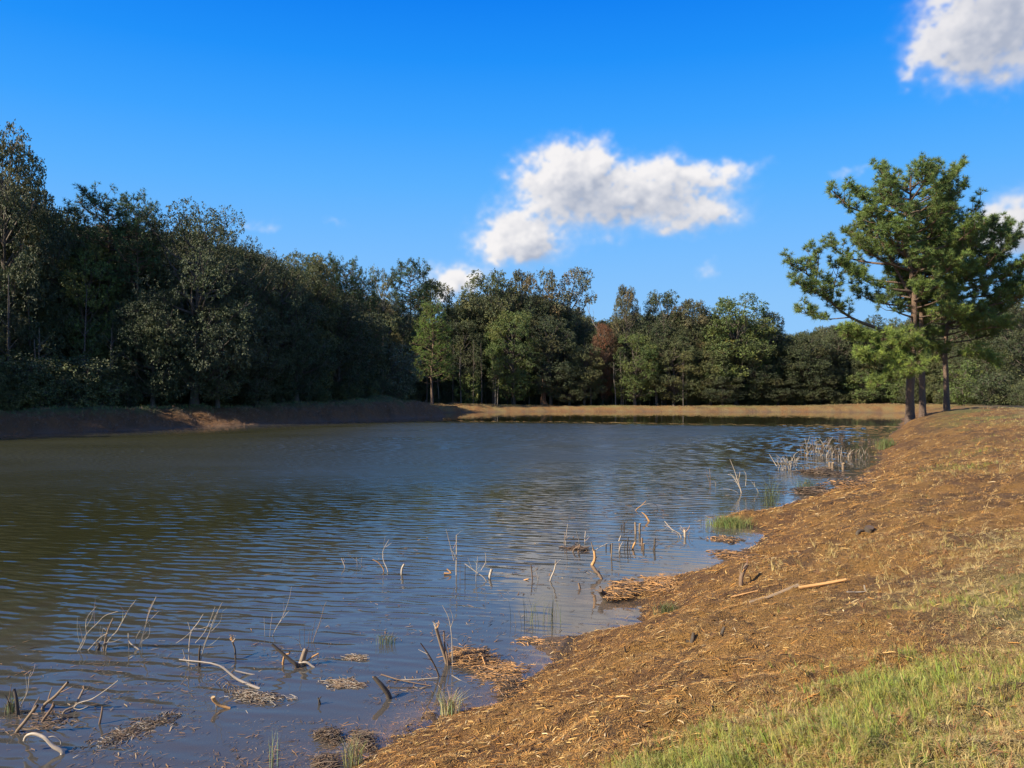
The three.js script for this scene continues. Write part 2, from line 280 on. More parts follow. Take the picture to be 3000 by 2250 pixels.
// ---------------------------------------------------------------- the water: rippled by a light wind, calm close to the banks
const waves = []; { const r = rng(9); for (let k = 0; k < 34; k++) { const L = 0.11 * Math.pow(4.2, Math.pow(r(), 1.05)), a = 97 + r.g() * 22, q = (2 * Math.PI) / L; waves.push([Math.cos(a * R2) * q, Math.sin(a * R2) * q, r() * 6.283, (0.0185 + 0.009 * r()) / q]); } }
function wave(x, z, gain, cell) {
  let h = 0, hx = 0, hz = 0; const wx = x + 0.4 * noise(x * 0.25, z * 0.25, 4), wz = z + 0.3 * noise(x * 0.2 + 9, z * 0.2, 6);
  for (const [kx, kz, ph, amp] of waves) { const t = kx * wx + kz * wz + ph, a = amp * gain; h += a * Math.sin(t); const c = a * Math.cos(t); hx += kx * c; hz += kz * c; }
  return [h, hx, hz];
}
{
  const rings = []; for (let r = 2.2; r < 150; r *= r < 30 ? 1.0032 : r < 60 ? 1.006 : 1.01) rings.push(r);
  const wa = []; for (let a = -90; a < 40; a += a > -36 ? 0.16 : 1.2) wa.push(a); for (let a = 40; a <= 60; a += 2) wa.push(a); for (let a = -180; a < -90; a += 4) wa.unshift(-270 - a);
  const n = wa.length, p = [], nr = [], u = [], keep = [], idx = [];
  for (const r of rings) for (const a of wa) {
    const x = Math.sin(a * R2) * r, z = -Math.cos(a * R2) * r, d = shore(x, z)[0];
    const calm = smoothstep(-z + x * 0.22 + noise(x * 0.05, z * 0.05, 2) * 3, 67, 76), patch = 0.85 + 0.5 * fbm(x * 0.12, z * 0.2, 3, 51);
    const gain = patch * lerp(0.16, 1, smoothstep(-d, 0.2, 3.2)) * lerp(1, 0.018, calm) * (lerp(0.7, 1.1, smoothstep(-z, 14, 45)) + 0.5 * fbm(x * 0.3, z * 0.45, 3, 57) * smoothstep(z, -45, -15));
    const w = d < 0.8 ? wave(x, z, gain) : [0, 0, 0], l = Math.hypot(w[1], 1, w[2]);
    p.push(x, w[0], z); nr.push(-w[1] / l, 1 / l, -w[2] / l); u.push((x + 80) / 160, (z + 140) / 160); keep.push(d < 0.6);
  }
  for (let k = 0; k < rings.length - 1; k++) for (let j = 0; j < n - 1; j++) { const a = k * n + j; if (keep[a] || keep[a + 1] || keep[a + n] || keep[a + n + 1]) idx.push(a, a + 1, a + n, a + 1, a + n + 1, a + n); }
  const g = new THREE.BufferGeometry();
  g.setAttribute('position', new THREE.Float32BufferAttribute(p, 3)); g.setAttribute('normal', new THREE.Float32BufferAttribute(nr, 3)); g.setAttribute('uv', new THREE.Float32BufferAttribute(u, 2)); g.setIndex(idx);
  // how clear the water is: shallows by the bank let the bed show, the lake itself is murky
  const depthAt = (a, b) => { const d = shore(a * 160 - 80, b * 160 - 140)[0]; return d > 0 ? 0 : -d; };
  const see = (d) => 0.97 * Math.exp(-Math.pow(d / 2.3, 1.6));
  const murk = dataTexture(1024, (a, b) => { const d = depthAt(a, b), k = Math.min(0.86, lerp(0.066, 0.031, smoothstep(d, 2, 10)) / (1 - see(d))), q = smoothstep(d, 2, 10); return [k, k * lerp(0.92, 1, q), k * lerp(0.76, 0.4, q)]; });
  const clear = dataTexture(1024, (a, b) => { const t = see(depthAt(a, b)); return [t, t, t]; });
  const rough = dataTexture(512, (a, b) => { const x = a * 160 - 80, z = b * 160 - 140, d = shore(x, z)[0], calm = smoothstep(-z + x * 0.22 + noise(x * 0.05, z * 0.05, 2) * 3, 66, 74), k = 0.04 + (0.29 + 0.1 * fbm(x * 0.15, z * 0.3, 3, 53)) * smoothstep(-d, 3, 12) * (1 - calm) * smoothstep(-z, 10, 34); return [k, k, k]; });
  for (const t of [clear, murk, rough]) t.wrapS = t.wrapT = THREE.ClampToEdgeWrapping;
  const m = new THREE.Mesh(g, new THREE.MeshPhysicalMaterial({ map: murk, roughness: 1, roughnessMap: rough, ior: 1.33, transmission: 1, transmissionMap: clear, thickness: 0, side: THREE.DoubleSide }));
  m.name = 'water'; m.receiveShadow = true;
  scene.add(tag(m, 'rippled blue and olive lake water between the banks', 'water', null, 'structure'));
}

// ---------------------------------------------------------------- trees
function broadleaf(seed, { H = 14, W = 9, cb = 0.2, lobes = 46, leaves = 17000, leaf = 0.2, lobeR = 0.17, trunkR = 0.24, lean = 0.3, hue = 0.5, topHeavy = 0, gap = 0 }) {
  const r = rng(seed), wood = new Geo(), crown = new Geo(), y0 = H * cb, cy = (H + y0) / 2, ry = (H - y0) / 2, list = [];
  const tp = []; for (let k = 0; k <= 6; k++) { const t = k / 6; tp.push([lean * Math.sin(t * 2.2 + seed) * t + r.g() * 0.12 * t, t * H * 0.8 - 0.3, lean * Math.cos(t * 1.9 + seed) * t + r.g() * 0.12 * t]); }
  const tc = bend(tp, 2); wood.tube(tc, tc.map((_, k) => trunkR * (1 - 0.85 * (k / (tc.length - 1))) * (k === 0 ? 1.35 : 1)), 8, null, { rough: 0.2 });
  const trunkAt = (y) => { const k = clamp((y + 0.3) / (H * 0.8), 0, 1) * (tc.length - 1), i = Math.min(tc.length - 2, Math.floor(k)); return mix3(tc[i], tc[i + 1], k - i); };
  for (let k = 0, tries = 0; k < lobes && tries < 4000; tries++) {
    const yy = r.r(-0.96, 0.93), an = r() * 6.283, v = [Math.cos(an), yy, Math.sin(an)]; if (topHeavy && yy < -0.3 && r() < topHeavy) continue;
    const q = 0.3 + 0.62 * Math.sqrt(r()), wide = yy > 0 ? Math.sqrt(1 - Math.pow(yy, 2.3)) : Math.pow(1 - Math.pow(-yy, 3.5), 0.6);
    const c = [v[0] * q * W / 2 * wide, cy + yy * ry, v[2] * q * W / 2 * wide], R = W * lobeR * r.r(0.6, 1.25);
    if (list.some((o) => Math.hypot(o.c[0] - c[0], o.c[1] - c[1], o.c[2] - c[2]) < (o.R + R) * (0.46 + gap))) continue;
    list.push({ c, R, v, q, s: r() }); k++;
  }
  const total = list.reduce((s, o) => s + o.R * o.R, 0);
  for (const o of list) {
    const from = trunkAt(Math.max(H * 0.12, o.c[1] - H * r.r(0.1, 0.28))), mid = add(mix3(from, o.c, 0.55), [r.g() * 0.3, -0.25 + r.g() * 0.25, r.g() * 0.3]), br = bend([from, mid, add(o.c, [0, o.R * 0.3, 0])], 3);
    wood.tube(br, taper(br.length, trunkR * r.r(0.22, 0.4), 0.018, 0.8), 5, null);
    for (let t = 0; t < 3; t++) { const e = add(o.c, r.dir(), o.R * 0.9); wood.tube([mix3(mid, o.c, 0.5 + 0.4 * r()), mix3(o.c, e, 0.5), e], [0.03, 0.02, 0.008], 4, null); }
    const n = Math.round((leaves * o.R * o.R) / total), tone = 0.72 + 0.5 * o.s, warm = hue * (o.s > 0.7 ? r.r(0.3, 1) : r.r(0, 0.35));
    // leaves hang in small sprays round the lobe
    const sprays = Math.max(8, Math.round(n / 9));
    for (let s = 0; s < sprays; s++) {
      const d = r.dir(), rad = o.R * (0.45 + 0.6 * Math.pow(r(), 0.6)), q = [o.c[0] + d[0] * rad, o.c[1] + d[1] * rad * 0.78 + (d[1] > 0 ? 0.08 : 0), o.c[2] + d[2] * rad], st = tone * r.r(0.85, 1.15), axis = norm(add(d, r.dir(), 0.7));
      for (let l = 0; l < 9; l++) {
        const dir = norm(add(add(axis, r.dir(), 0.9), [0, -0.25, 0])), nr = norm(add(add(r.dir(), d, 0.6), [0, 0.7, 0])), ll = leaf * r.r(0.7, 1.35), k = st * r.r(0.88, 1.12), w = clamp(warm + r.r(-0.15, 0.15), 0, 1);
        crown.leaf(add(q, r.dir(), leaf * r.r(0.2, 1.5)), dir, nr, ll, ll * r.r(0.5, 0.75), [k * (0.85 + 0.75 * w), k * (1 - 0.12 * w), k * (0.9 - 0.5 * w)]);
      }
    }
  }
  return sized({ trunk: wood.build(true), crown: crown.build(false) });
}
function sized(p) { p.crown.computeBoundingBox(); const b = p.crown.boundingBox; p.H = b.max.y; p.W = 0.47 * (b.max.x - b.min.x + b.max.z - b.min.z); return p; }
function bareTree(seed, { H = 14, W = 6, trunkR = 0.16, depth = 4, leaves = 0, leaf = 0.2, cb = 0.3, droop = 0 }) {      // open crown of twigs, few leaves
  const r = rng(seed), wood = new Geo(), crown = new Geo();
  const grow = (p, d, len, rad, lev) => {
    const pts = [p]; let q = p, v = d; for (let k = 0; k < 4; k++) { v = norm(add(add(v, r.dir(), 0.22), [0, lev > 1 ? 0.1 : 0.06, 0])); q = add(q, v, len / 4); pts.push(q); }
    wood.tube(pts, taper(5, rad, rad * 0.55), lev < 2 ? 7 : 4, null, lev ? {} : { rough: 0.15 });
    if (lev >= depth - 1 && leaves) for (let l = 0; l < leaves; l++) { const ll = leaf * r.r(0.6, 1.3), k = r.r(0.6, 1.3); crown.leaf(add(pts[1 + Math.floor(r() * 4)], r.dir(), 0.28), r.dir(), norm(add(r.dir(), [0, 0.7, 0])), ll, ll * 0.6, [k, k * 0.95, k * 0.8]); }
    if (lev < depth) { const n = lev === 0 ? 6 : 3; for (let k = 0; k < n; k++) { const i = lev === 0 ? lerp(cb * 4, 4, k / (n - 1)) : 1.5 + 2.5 * (k / (n - 1)), a = Math.floor(Math.min(3, i)), o = mix3(pts[a], pts[a + 1], i - a), spread = lev === 0 ? 0.75 : 0.85, an = r() * 6.283; const side = norm(add(cross(v, [Math.cos(an), 0.2, Math.sin(an)]), [0, 0.15, 0])); grow(o, norm(add(v, side, spread)), len * (lev === 0 ? 0.42 : 0.62) * r.r(0.75, 1.1) * (W / H) * 1.9 ** (lev === 0 ? 1 : 0), rad * 0.45, lev + 1); } }
  };
  grow([0, -0.3, 0], [r.g() * 0.06, 1, r.g() * 0.06], H * 0.72, trunkR, 0);
  return { trunk: wood.build(true), crown: leaves ? crown.build(false) : null, H, W };
}
const PINE_GREEN = [1, 1, 1];
function tuft(crown, r, p, axis, n, len, wid, col) {
  for (let k = 0; k < n; k++) {
    const d = norm(add(axis, r.dir(), 1.15)), s = norm(cross(d, r.dir())), tip = add(add(p, d, len * r.r(0.75, 1.15)), [0, -0.03, 0]), q = r.r(0.75, 1.25), b = add(p, d, 0.02);
    crown.tri(add(b, s, wid / 2), add(b, s, -wid / 2), tip, [col[0] * q, col[1] * q, col[2] * q]);
  }
}
// a pine: trunk path, an envelope that gives the reach of the branches to each side at a height, and limbs drawn by hand
function pine(seed, { H, path, trunkR, cb = 0.45, reach, branches = 48, clumps = 7, tufts = 9, needles = 15, needle = 0.26, wid = 0.022, limbs = [], lift = 0.25, spread = 0.34, yellow = 0.2 }) {
  const r = rng(seed), wood = new Geo(), crown = new Geo();
  const barkCol = (t) => mix3([0.17, 0.12, 0.09], [0.30, 0.20, 0.13], clamp(t * 1.6, 0, 1));
  const tc = bend(path, 5); wood.tube(tc, tc.map((_, k) => { const t = k / (tc.length - 1); return trunkR * (1 - 0.9 * Math.pow(t, 1.2)) * (1 + 0.45 * Math.exp(-t * 26)); }), 12, barkCol, { rough: 0.14 });
  const trunkAt = (y) => { for (let k = 1; k < tc.length; k++) if (tc[k][1] >= y) return mix3(tc[k - 1], tc[k], (y - tc[k - 1][1]) / (tc[k][1] - tc[k - 1][1] || 1)); return tc[tc.length - 1]; };
  const clump = (p, dir, size, tone, yel) => {
    for (let k = 0; k < tufts; k++) {
      const q = add(p, r.dir(), size * Math.pow(r(), 0.5)), ax = norm(add(add(dir, r.dir(), 0.8), [0, 0.55, 0])), t = tone * r.r(0.72, 1.28), y = clamp(yel + r.r(-0.2, 0.25), 0, 1);
      wood.tube([add(p, dir, -0.12), q], [0.014, 0.009], 3, () => [0.2, 0.13, 0.08]);
      tuft(crown, r, q, ax, needles, needle, wid, [t * (0.75 + 0.75 * y), t * (0.95 + 0.3 * y), t * (0.95 - 0.35 * y)]);
    }
  };
  const dress = (pts, rad, from, n, size, tone, yel) => {
    wood.tube(pts, taper(pts.length, rad, 0.02, 0.8), 6, barkCol);
    const N = pts.length - 1; clump(pts[N], norm(add(pts[N], pts[N - 1], -1)), size, tone, yel);
    for (let k = 0; k < n; k++) {
      const t = lerp(from, 1, (k + r()) / n) * N, i = Math.min(N - 1, Math.floor(t)), p = mix3(pts[i], pts[i + 1], t - i), v = norm(add(pts[i + 1], pts[i], -1)), side = norm(cross(v, [r.g() * 0.5, 1, r.g() * 0.5])), L = r.r(0.35, 1) * (k % 2 ? 1 : -1) * (0.7 + 0.7 * (1 - t / N)) * (size / 0.27) * 0.85;
      const m = add(add(add(p, side, L * 0.5), v, Math.abs(L) * 0.35), [0, 0.02, 0]), e = add(add(add(p, side, L), v, Math.abs(L) * 0.55), [0, 0.2 + r() * 0.25, 0]);
      wood.tube([p, m, e], [rad * 0.35 + 0.006, 0.02, 0.012], 4, barkCol);
      clump(e, norm(add(add(e, m, -1), [0, 0.15, 0])), size, tone * r.r(0.85, 1.15), yel); if (r() < 0.6) clump(m, norm(add(e, m, -1)), size * 0.9, tone * r.r(0.75, 1.1), yel);
    }
  };
  for (let k = 0; k < branches; k++) {
    const y = H * lerp(cb, 0.95, Math.pow((k + r()) / branches, 0.85)), a = k * 2.39996 + r.g() * 0.4, o = trunkAt(y), c = Math.cos(a), s = Math.sin(a), [le, ri] = reach(y), L = Math.abs((c < 0 ? le : ri) * c) * Math.abs(c) + ((le + ri) / 2) * 0.85 * s * s;
    if (L < 0.25) continue;
    const len = L * r.r(0.7, 1.18), up = lift + 0.4 * Math.pow(Math.max(0, (y / H - 0.75) * 4), 1.2) + r.g() * 0.12;
    const pts = bend([o, add(o, [c * len * 0.4, len * 0.4 * (up - 0.12), s * len * 0.4]), add(o, [c * len * 0.75, len * 0.75 * up * 0.85, s * len * 0.75]), add(o, [c * len, len * (up + 0.12), s * len])], 2);
    dress(pts, 0.03 + 0.018 * len * (trunkR / 0.3), 0.42, Math.round(clumps * clamp(len / 3, 0.45, 1.4)), spread, r.r(0.8, 1.2), yellow * r.r(0.2, 1.6));
  }
  for (const l of limbs) dress(bend(l.pts, 4), l.rad ?? 0.09, l.from ?? 0.35, l.n ?? 14, l.size ?? spread, l.tone ?? 1, l.yellow ?? yellow);
  clump(tc[tc.length - 1], [0, 1, 0], spread, 1, yellow);
  return { trunk: wood.build(true), crown: crown.build(false), H };
}
const conePine = (seed, H, W, o = {}) => sized({ ...pine(seed, { H, path: [[0, -0.3, 0], [0.1, H * 0.3, 0.05], [-0.1, H * 0.65, 0], [0.05, H * 0.97, 0.05]], trunkR: o.trunkR ?? 0.2, cb: o.cb ?? 0.5, branches: o.branches ?? 40, clumps: o.clumps ?? 5, tufts: o.tufts ?? 7, needles: o.needles ?? 9, needle: o.needle ?? 0.34, wid: o.wid ?? 0.05, spread: o.spread ?? 0.45, lift: o.lift ?? 0.2, yellow: o.yellow ?? 0.15, reach: o.reach ?? ((y) => { const t = (y / H - (o.cb ?? 0.5)) / (1 - (o.cb ?? 0.5)), w = (W / 2) * Math.sqrt(Math.max(0.02, Math.sin(Math.PI * clamp(0.16 + 0.8 * t, 0, 1)))); return [w, w]; }) }) });

const PROTO = {
  oak: [broadleaf(1, { H: 15, W: 12, cb: 0.05, lobes: 84, leaves: 46000, leaf: 0.155, lobeR: 0.125, trunkR: 0.42, hue: 0.25 }), broadleaf(2, { H: 15, W: 11, cb: 0.06, lobes: 74, leaves: 42000, leaf: 0.155, lobeR: 0.13, trunkR: 0.36, hue: 0.3 })],
  wood: [broadleaf(3, { H: 15, W: 8, cb: 0.04, lobes: 76, leaves: 38000, leaf: 0.16, lobeR: 0.14, trunkR: 0.24, hue: 0.6 }), broadleaf(4, { H: 15, W: 7.5, cb: 0.08, lobes: 64, leaves: 34000, leaf: 0.16, lobeR: 0.14, hue: 0.5, topHeavy: 0.4 })],
  far: [broadleaf(5, { H: 14, W: 8, cb: 0.09, lobes: 78, leaves: 30000, leaf: 0.175, lobeR: 0.125, hue: 0.6 }), broadleaf(6, { H: 14, W: 7, cb: 0.1, lobes: 72, leaves: 26000, leaf: 0.175, lobeR: 0.13, hue: 0.5, topHeavy: 0.3 }), broadleaf(7, { H: 14, W: 9, cb: 0.07, lobes: 84, leaves: 32000, leaf: 0.175, lobeR: 0.11, hue: 0.4 })],
  open: [broadleaf(8, { H: 15, W: 7, cb: 0.42, lobes: 26, leaves: 5200, leaf: 0.22, lobeR: 0.13, trunkR: 0.2, hue: 0.55, topHeavy: 0.7, gap: 0.15 }), broadleaf(9, { H: 15, W: 6, cb: 0.5, lobes: 17, leaves: 4200, leaf: 0.2, lobeR: 0.14, trunkR: 0.2, lean: 0.8, hue: 0.55, topHeavy: 0.8, gap: 0.3 })],
  pine: [conePine(10, 18, 7, { cb: 0.55 }), conePine(11, 18, 6, { cb: 0.6, branches: 34 })],
  sapling: [conePine(12, 13, 6.2, { cb: 0.2, trunkR: 0.17, branches: 62, tufts: 7, clumps: 6, needles: 10, needle: 0.3, wid: 0.035, yellow: 0.36, lift: 0.3, reach: (y) => { const t = y / 13, w = 3.1 * Math.pow(Math.max(0.03, 1 - t), 0.62) * Math.min(1, 0.5 + t * 2); return [w, w]; } })],
  shrub: [broadleaf(13, { H: 4, W: 4.4, cb: 0.02, lobes: 34, leaves: 6500, leaf: 0.17, lobeR: 0.16, trunkR: 0.07, hue: 0.3 }), broadleaf(14, { H: 6, W: 5, cb: 0.1, lobes: 40, leaves: 8000, leaf: 0.18, lobeR: 0.15, trunkR: 0.1, hue: 0.3 })],
  bare: [bareTree(15, { H: 14, W: 7 }), bareTree(16, { H: 15, W: 7, leaves: 5, leaf: 0.22 })],
};
PROTO.pole = [0, 1].map((v) => { const r = rng(700 + v), w = new Geo(), c = new Geo(); w.tube([[0, -0.3, 0], [r.g() * 0.1, 2.5, 0], [r.g() * 0.25, 5, r.g() * 0.2], [r.g() * 0.35, 8, r.g() * 0.3]], [0.085, 0.07, 0.055, 0.03], 6, null); for (let k = 0; k < 5; k++) { const y = r.r(3.5, 7.5), a = r() * 6.283; w.tube([[0, y - 0.5, 0], [Math.cos(a) * 0.5, y, Math.sin(a) * 0.5], [Math.cos(a) * 1.1, y + 0.5, Math.sin(a) * 1.1]], [0.03, 0.02, 0.008], 4, null); for (let l = 0; l < 60; l++) c.leaf(add([Math.cos(a) * 0.9, y + 0.4, Math.sin(a) * 0.9], r.dir(), 0.7 * r()), r.dir(), norm(add(r.dir(), [0, 0.7, 0])), 0.18, 0.1, [r.r(0.7, 1.2), 1, 0.8]); } return { trunk: w.build(true), crown: c.build(false), H: 8, W: 2.6 }; });
const G = {   // foliage colours
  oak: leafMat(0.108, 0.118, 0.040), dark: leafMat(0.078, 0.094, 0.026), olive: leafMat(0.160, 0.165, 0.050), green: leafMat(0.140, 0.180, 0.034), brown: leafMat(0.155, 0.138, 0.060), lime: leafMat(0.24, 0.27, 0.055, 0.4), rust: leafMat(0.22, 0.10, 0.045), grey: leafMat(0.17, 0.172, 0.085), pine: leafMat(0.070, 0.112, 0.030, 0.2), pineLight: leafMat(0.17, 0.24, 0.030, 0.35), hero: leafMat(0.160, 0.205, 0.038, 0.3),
};
const treeCount = {};
// view pixels are of the photograph at 2212 wide: centre, top, width of the crown, depth
const V = 3000 / 2212;
function tree(kind, variant, mat, px, top, w, D, label, category = 'tree', name, wood = M.bark, base) {
  const proto = PROTO[kind][variant], x = ((px * V - CX) / F) * D, z = -D, y = base ?? ground(x, z), H = EYE + ((HORIZON - top * V) / F) * D - y, W = ((w * V) / F) * D;
  const o = thing(name ?? (kind === 'oak' ? 'oak_tree' : kind === 'pine' ? 'pine_tree' : kind === 'shrub' ? 'shrub' : kind === 'bare' ? 'bare_tree' : 'broadleaf_tree'), label, category, [x, y, z]);
  part('trunk', proto.trunk, kind === 'pine' || kind === 'sapling' ? M.pineBark : wood, o);
  if (proto.crown) part('crown', proto.crown, mat, o);
  o.scale.set(W / proto.W, H / proto.H, W / proto.W); o.rotation.y = (px * 1.37 + top) % 6.283;
  return o;
}
// --- the dark wood on the left bank
tree('wood', 0, G.oak, 10, 262, 215, 64, 'towering broadleaf tree at the left edge of the photo, tallest of the left wood');
tree('wood', 1, G.dark, 112, 432, 150, 66, 'dark broadleaf tree just right of the towering tree at the left edge');
tree('pine', 0, G.pine, 232, 402, 190, 69, 'tall pine with a two-humped top left of the big rounded oak');
tree('pine', 1, G.pine, 296, 410, 110, 68, 'slim pine pressed against the left flank of the big rounded oak');
tree('wood', 0, G.green, 190, 520, 170, 67, 'yellowish green tree under the tall two-humped pine');
tree('oak', 0, G.oak, 420, 436, 285, 69, 'big rounded oak with grey green crown, broadest in the left wood');
tree('oak', 1, G.oak, 520, 478, 190, 75, 'second rounded oak stepping down right of the broadest oak');
tree('oak', 1, G.oak, 608, 536, 175, 79, 'lower oak where the left wood line slopes down to the right');
tree('wood', 1, G.olive, 668, 540, 140, 84, 'lighter green broadleaf tree between the sloping oak and small pines');
tree('pine', 1, G.pine, 694, 536, 90, 92, 'leftmost of the three small pine tops over the left wood');
tree('pine', 0, G.pine, 745, 553, 90, 95, 'middle of the three small pine tops over the left wood');
tree('pine', 1, G.pine, 784, 574, 80, 98, 'rightmost of the three small pine tops over the left wood');
tree('wood', 0, G.dark, 730, 632, 160, 87, 'dark round tree below the three small pine tops');
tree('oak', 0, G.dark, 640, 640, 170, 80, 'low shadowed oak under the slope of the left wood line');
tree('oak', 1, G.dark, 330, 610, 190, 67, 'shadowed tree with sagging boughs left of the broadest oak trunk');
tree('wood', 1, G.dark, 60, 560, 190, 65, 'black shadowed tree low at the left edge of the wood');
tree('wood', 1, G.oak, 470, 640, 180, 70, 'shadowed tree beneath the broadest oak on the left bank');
tree('wood', 0, G.oak, 555, 660, 150, 74, 'shadowed broadleaf tree beneath the second oak on the left bank');
tree('far', 1, G.oak, 790, 670, 110, 92, 'grey green tree at the end of the left wood behind the mound');
// --- the corner of the lake
tree('open', 0, G.grey, 822, 568, 75, 119, 'thin pale tree with airy crown left of the corner pine', 'tree', undefined, M.paleBark);
tree('pine', 0, G.pine, 886, 556, 105, 123, 'dark green corner pine rising above the wood left of the far cloud');
tree('far', 1, G.olive, 935, 600, 120, 127, 'olive tree on the right shoulder of the dark corner pine');
tree('far', 0, G.grey, 850, 640, 120, 121, 'greyish tree below the dark corner pine');
tree('shrub', 1, G.grey, 852, 738, 120, 94, 'small rounded grey green tree on the mound at the corner', 'small tree', 'small_tree');
tree('sapling', 0, G.pineLight, 934, 640, 112, 112, 'bright yellow green young pine on the bare orange corner of the bank', 'young pine', 'young_pine');
tree('far', 2, G.dark, 1000, 690, 110, 121, 'dark tree directly right of the bright young pine');
tree('shrub', 0, G.lime, 1012, 800, 62, 119, 'low bush with bright leaves right of the young pine trunk', 'bush', 'bush');
// --- the far shore
tree('far', 0, G.olive, 1058, 575, 165, 126, 'tall olive brown tree first right of the far white cloud');
tree('far', 1, G.brown, 1128, 580, 110, 128, 'tall brownish tree beside the first olive tree right of the cloud');
tree('open', 0, G.brown, 1190, 572, 100, 128, 'open brownish tree with leaning limbs left of the umbrella crowned tree');
tree('open', 1, G.brown, 1242, 573, 95, 130, 'umbrella crowned dark tree on a bare stem above the far wood');
tree('far', 2, G.green, 1110, 668, 130, 120, 'mid green tree with lighter leaves in front of the tall olive tree');
tree('far', 0, G.dark, 1190, 680, 135, 121, 'dark green tree above the orange trunked tree on the far shore');
tree('bare', 0, G.grey, 1318, 632, 75, 128, 'leafless pale twiggy tree against the sky above the rusty tree', 'bare tree', undefined, M.paleBark);
tree('far', 1, G.brown, 1352, 612, 75, 126, 'pointed vine covered tree right of the leafless twiggy tree');
tree('far', 2, G.rust, 1302, 695, 58, 123, 'rust red tree in the middle of the far wood');
tree('far', 0, G.olive, 1262, 740, 100, 121, 'low olive tree left of and below the rust red tree');
tree('far', 2, G.green, 1372, 720, 110, 121, 'low green tree with yellowish leaves below the vine covered tree');
tree('far', 2, G.dark, 1432, 626, 125, 125, 'dark round topped tree right of the pointed vine covered tree');
tree('far', 1, G.brown, 1494, 642, 110, 124, 'reddish brown tree between the dark round tree and the yellow green dome');
tree('far', 0, G.olive, 1455, 730, 110, 121, 'low olive tree under the dark round topped far tree');
tree('far', 0, G.green, 1590, 630, 185, 122, 'broad yellow green dome of a tree on the far shore');
tree('far', 2, G.olive, 1535, 735, 110, 121, 'low tree left of and below the yellow green dome');
tree('far', 1, G.dark, 1660, 668, 90, 124, 'dark tree on the right shoulder of the yellow green dome');
tree('far', 2, G.dark, 1632, 750, 110, 121, 'low dark tree right of and below the yellow green dome');
tree('far', 2, G.dark, 1738, 720, 130, 121, 'very dark spreading tree left of the three shore pines');
tree('far', 1, G.grey, 1790, 700, 110, 130, 'pale grey tree showing under the long left limb of the pines');
tree('shrub', 1, G.green, 1862, 795, 95, 119, 'leafy bush at the far shore left of the pine trunks', 'bush', 'bush');
tree('far', 0, G.dark, 1880, 678, 150, 122, 'dark tree behind the low boughs of the left shore pine');
tree('shrub', 0, G.green, 1930, 812, 70, 118, 'small green bush immediately left of the pine trunks', 'bush', 'bush');
tree('far', 2, G.dark, 2010, 672, 150, 120, 'dark tree behind the trunks of the three shore pines');
tree('far', 1, G.oak, 2090, 710, 120, 121, 'dull green tree right of the pine trunks on the far side');
tree('shrub', 1, G.green, 2082, 775, 100, 98, 'bright green bush right of the rightmost pine trunk', 'bush', 'bush');
tree('far', 0, G.dark, 2165, 634, 150, 104, 'dark tree at the right edge behind the pine boughs');
tree('shrub', 0, G.dark, 2140, 800, 90, 92, 'round dark green bush at the right edge of the photo', 'bush', 'bush');
tree('far', 2, G.dark, 2225, 640, 150, 96, 'dull green tree cut by the right edge of the photo');

tree('far', 1, G.olive, 1700, 728, 120, 124, 'greyish olive tree between the yellow green dome and the very dark tree');
tree('far', 0, G.dark, 1795, 745, 120, 123, 'shadowed tree low under the long left limb of the pines');
tree('far', 2, G.oak, 1845, 722, 130, 127, 'dull grey green tree left of the pine trunks at the back');
tree('far', 2, G.dark, 1760, 780, 110, 120, 'low black green tree at the foot of the very dark tree left of the pines');
tree('far', 0, G.dark, 1680, 800, 100, 120, 'low dark tree at the edge of the far wood below the greyish olive tree');
tree('far', 2, G.dark, 1900, 770, 120, 121, 'low dark tree filling in directly behind the left pine trunk');
tree('far', 0, G.dark, 1560, 800, 100, 119, 'low dark tree at the foot of the broad yellow green dome');
tree('far', 2, G.dark, 1230, 790, 100, 120, 'low dark tree between the orange trunk and the low olive tree');
// the trunk with a lit orange base on the far shore
{
  const D = 121, b = at(1592, 1172, D), g = ground(b[0], b[2]), t = new Geo(), o = thing('dead_tree', 'orange barked trunk with flared base on the far shore', 'dead tree', [b[0], g, b[2]]);
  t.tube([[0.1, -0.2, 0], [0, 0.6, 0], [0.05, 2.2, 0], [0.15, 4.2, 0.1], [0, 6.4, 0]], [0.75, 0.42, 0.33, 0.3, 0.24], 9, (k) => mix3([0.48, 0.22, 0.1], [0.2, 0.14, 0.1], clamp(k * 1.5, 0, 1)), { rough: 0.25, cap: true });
  part('trunk', t.build(true), M.pineBark, o);
  const q = new Geo(); q.tube([[0, 3.9, 0], [0.5, 4.8, 0.2], [0.8, 6, 0.1]], [0.16, 0.12, 0.05], 6, [0.2, 0.14, 0.1]); part('limb', q.build(true), M.pineBark, o);
}

// --- woods that read as one mass: rows behind the trees one can tell apart, and what grows under them
function mass(name, label, category, kinds, spots) {      // one InstancedMesh for stems, one for leaves
  const o = thing(name, label, category, [0, 0, 0]); o.userData.kind = 'stuff';
  const m4 = new THREE.Matrix4(), q = new THREE.Quaternion(), up = new THREE.Vector3(0, 1, 0);
  kinds.forEach(([proto, mat, wood], ki) => {
    const mine = spots.filter((s) => s[5] === ki); if (!mine.length) return;
    for (const [nm, geo, ma] of [['trunks', proto.trunk, wood ?? M.bark], ['foliage', proto.crown, mat]]) {
      if (!geo) continue;
      const im = new THREE.InstancedMesh(geo, ma, mine.length); im.name = nm; im.castShadow = im.receiveShadow = true; im.userData.kind = 'stuff';
      mine.forEach(([x, z, h, w, turn], k) => { q.setFromAxisAngle(up, turn); im.setMatrixAt(k, m4.compose(new THREE.Vector3(x, ground(x, z) - 0.05, z), q, new THREE.Vector3(w / (proto.W ?? 6), h / proto.H, w / (proto.W ?? 6)))); });
      o.add(im);
    }
  });
  return o;
}
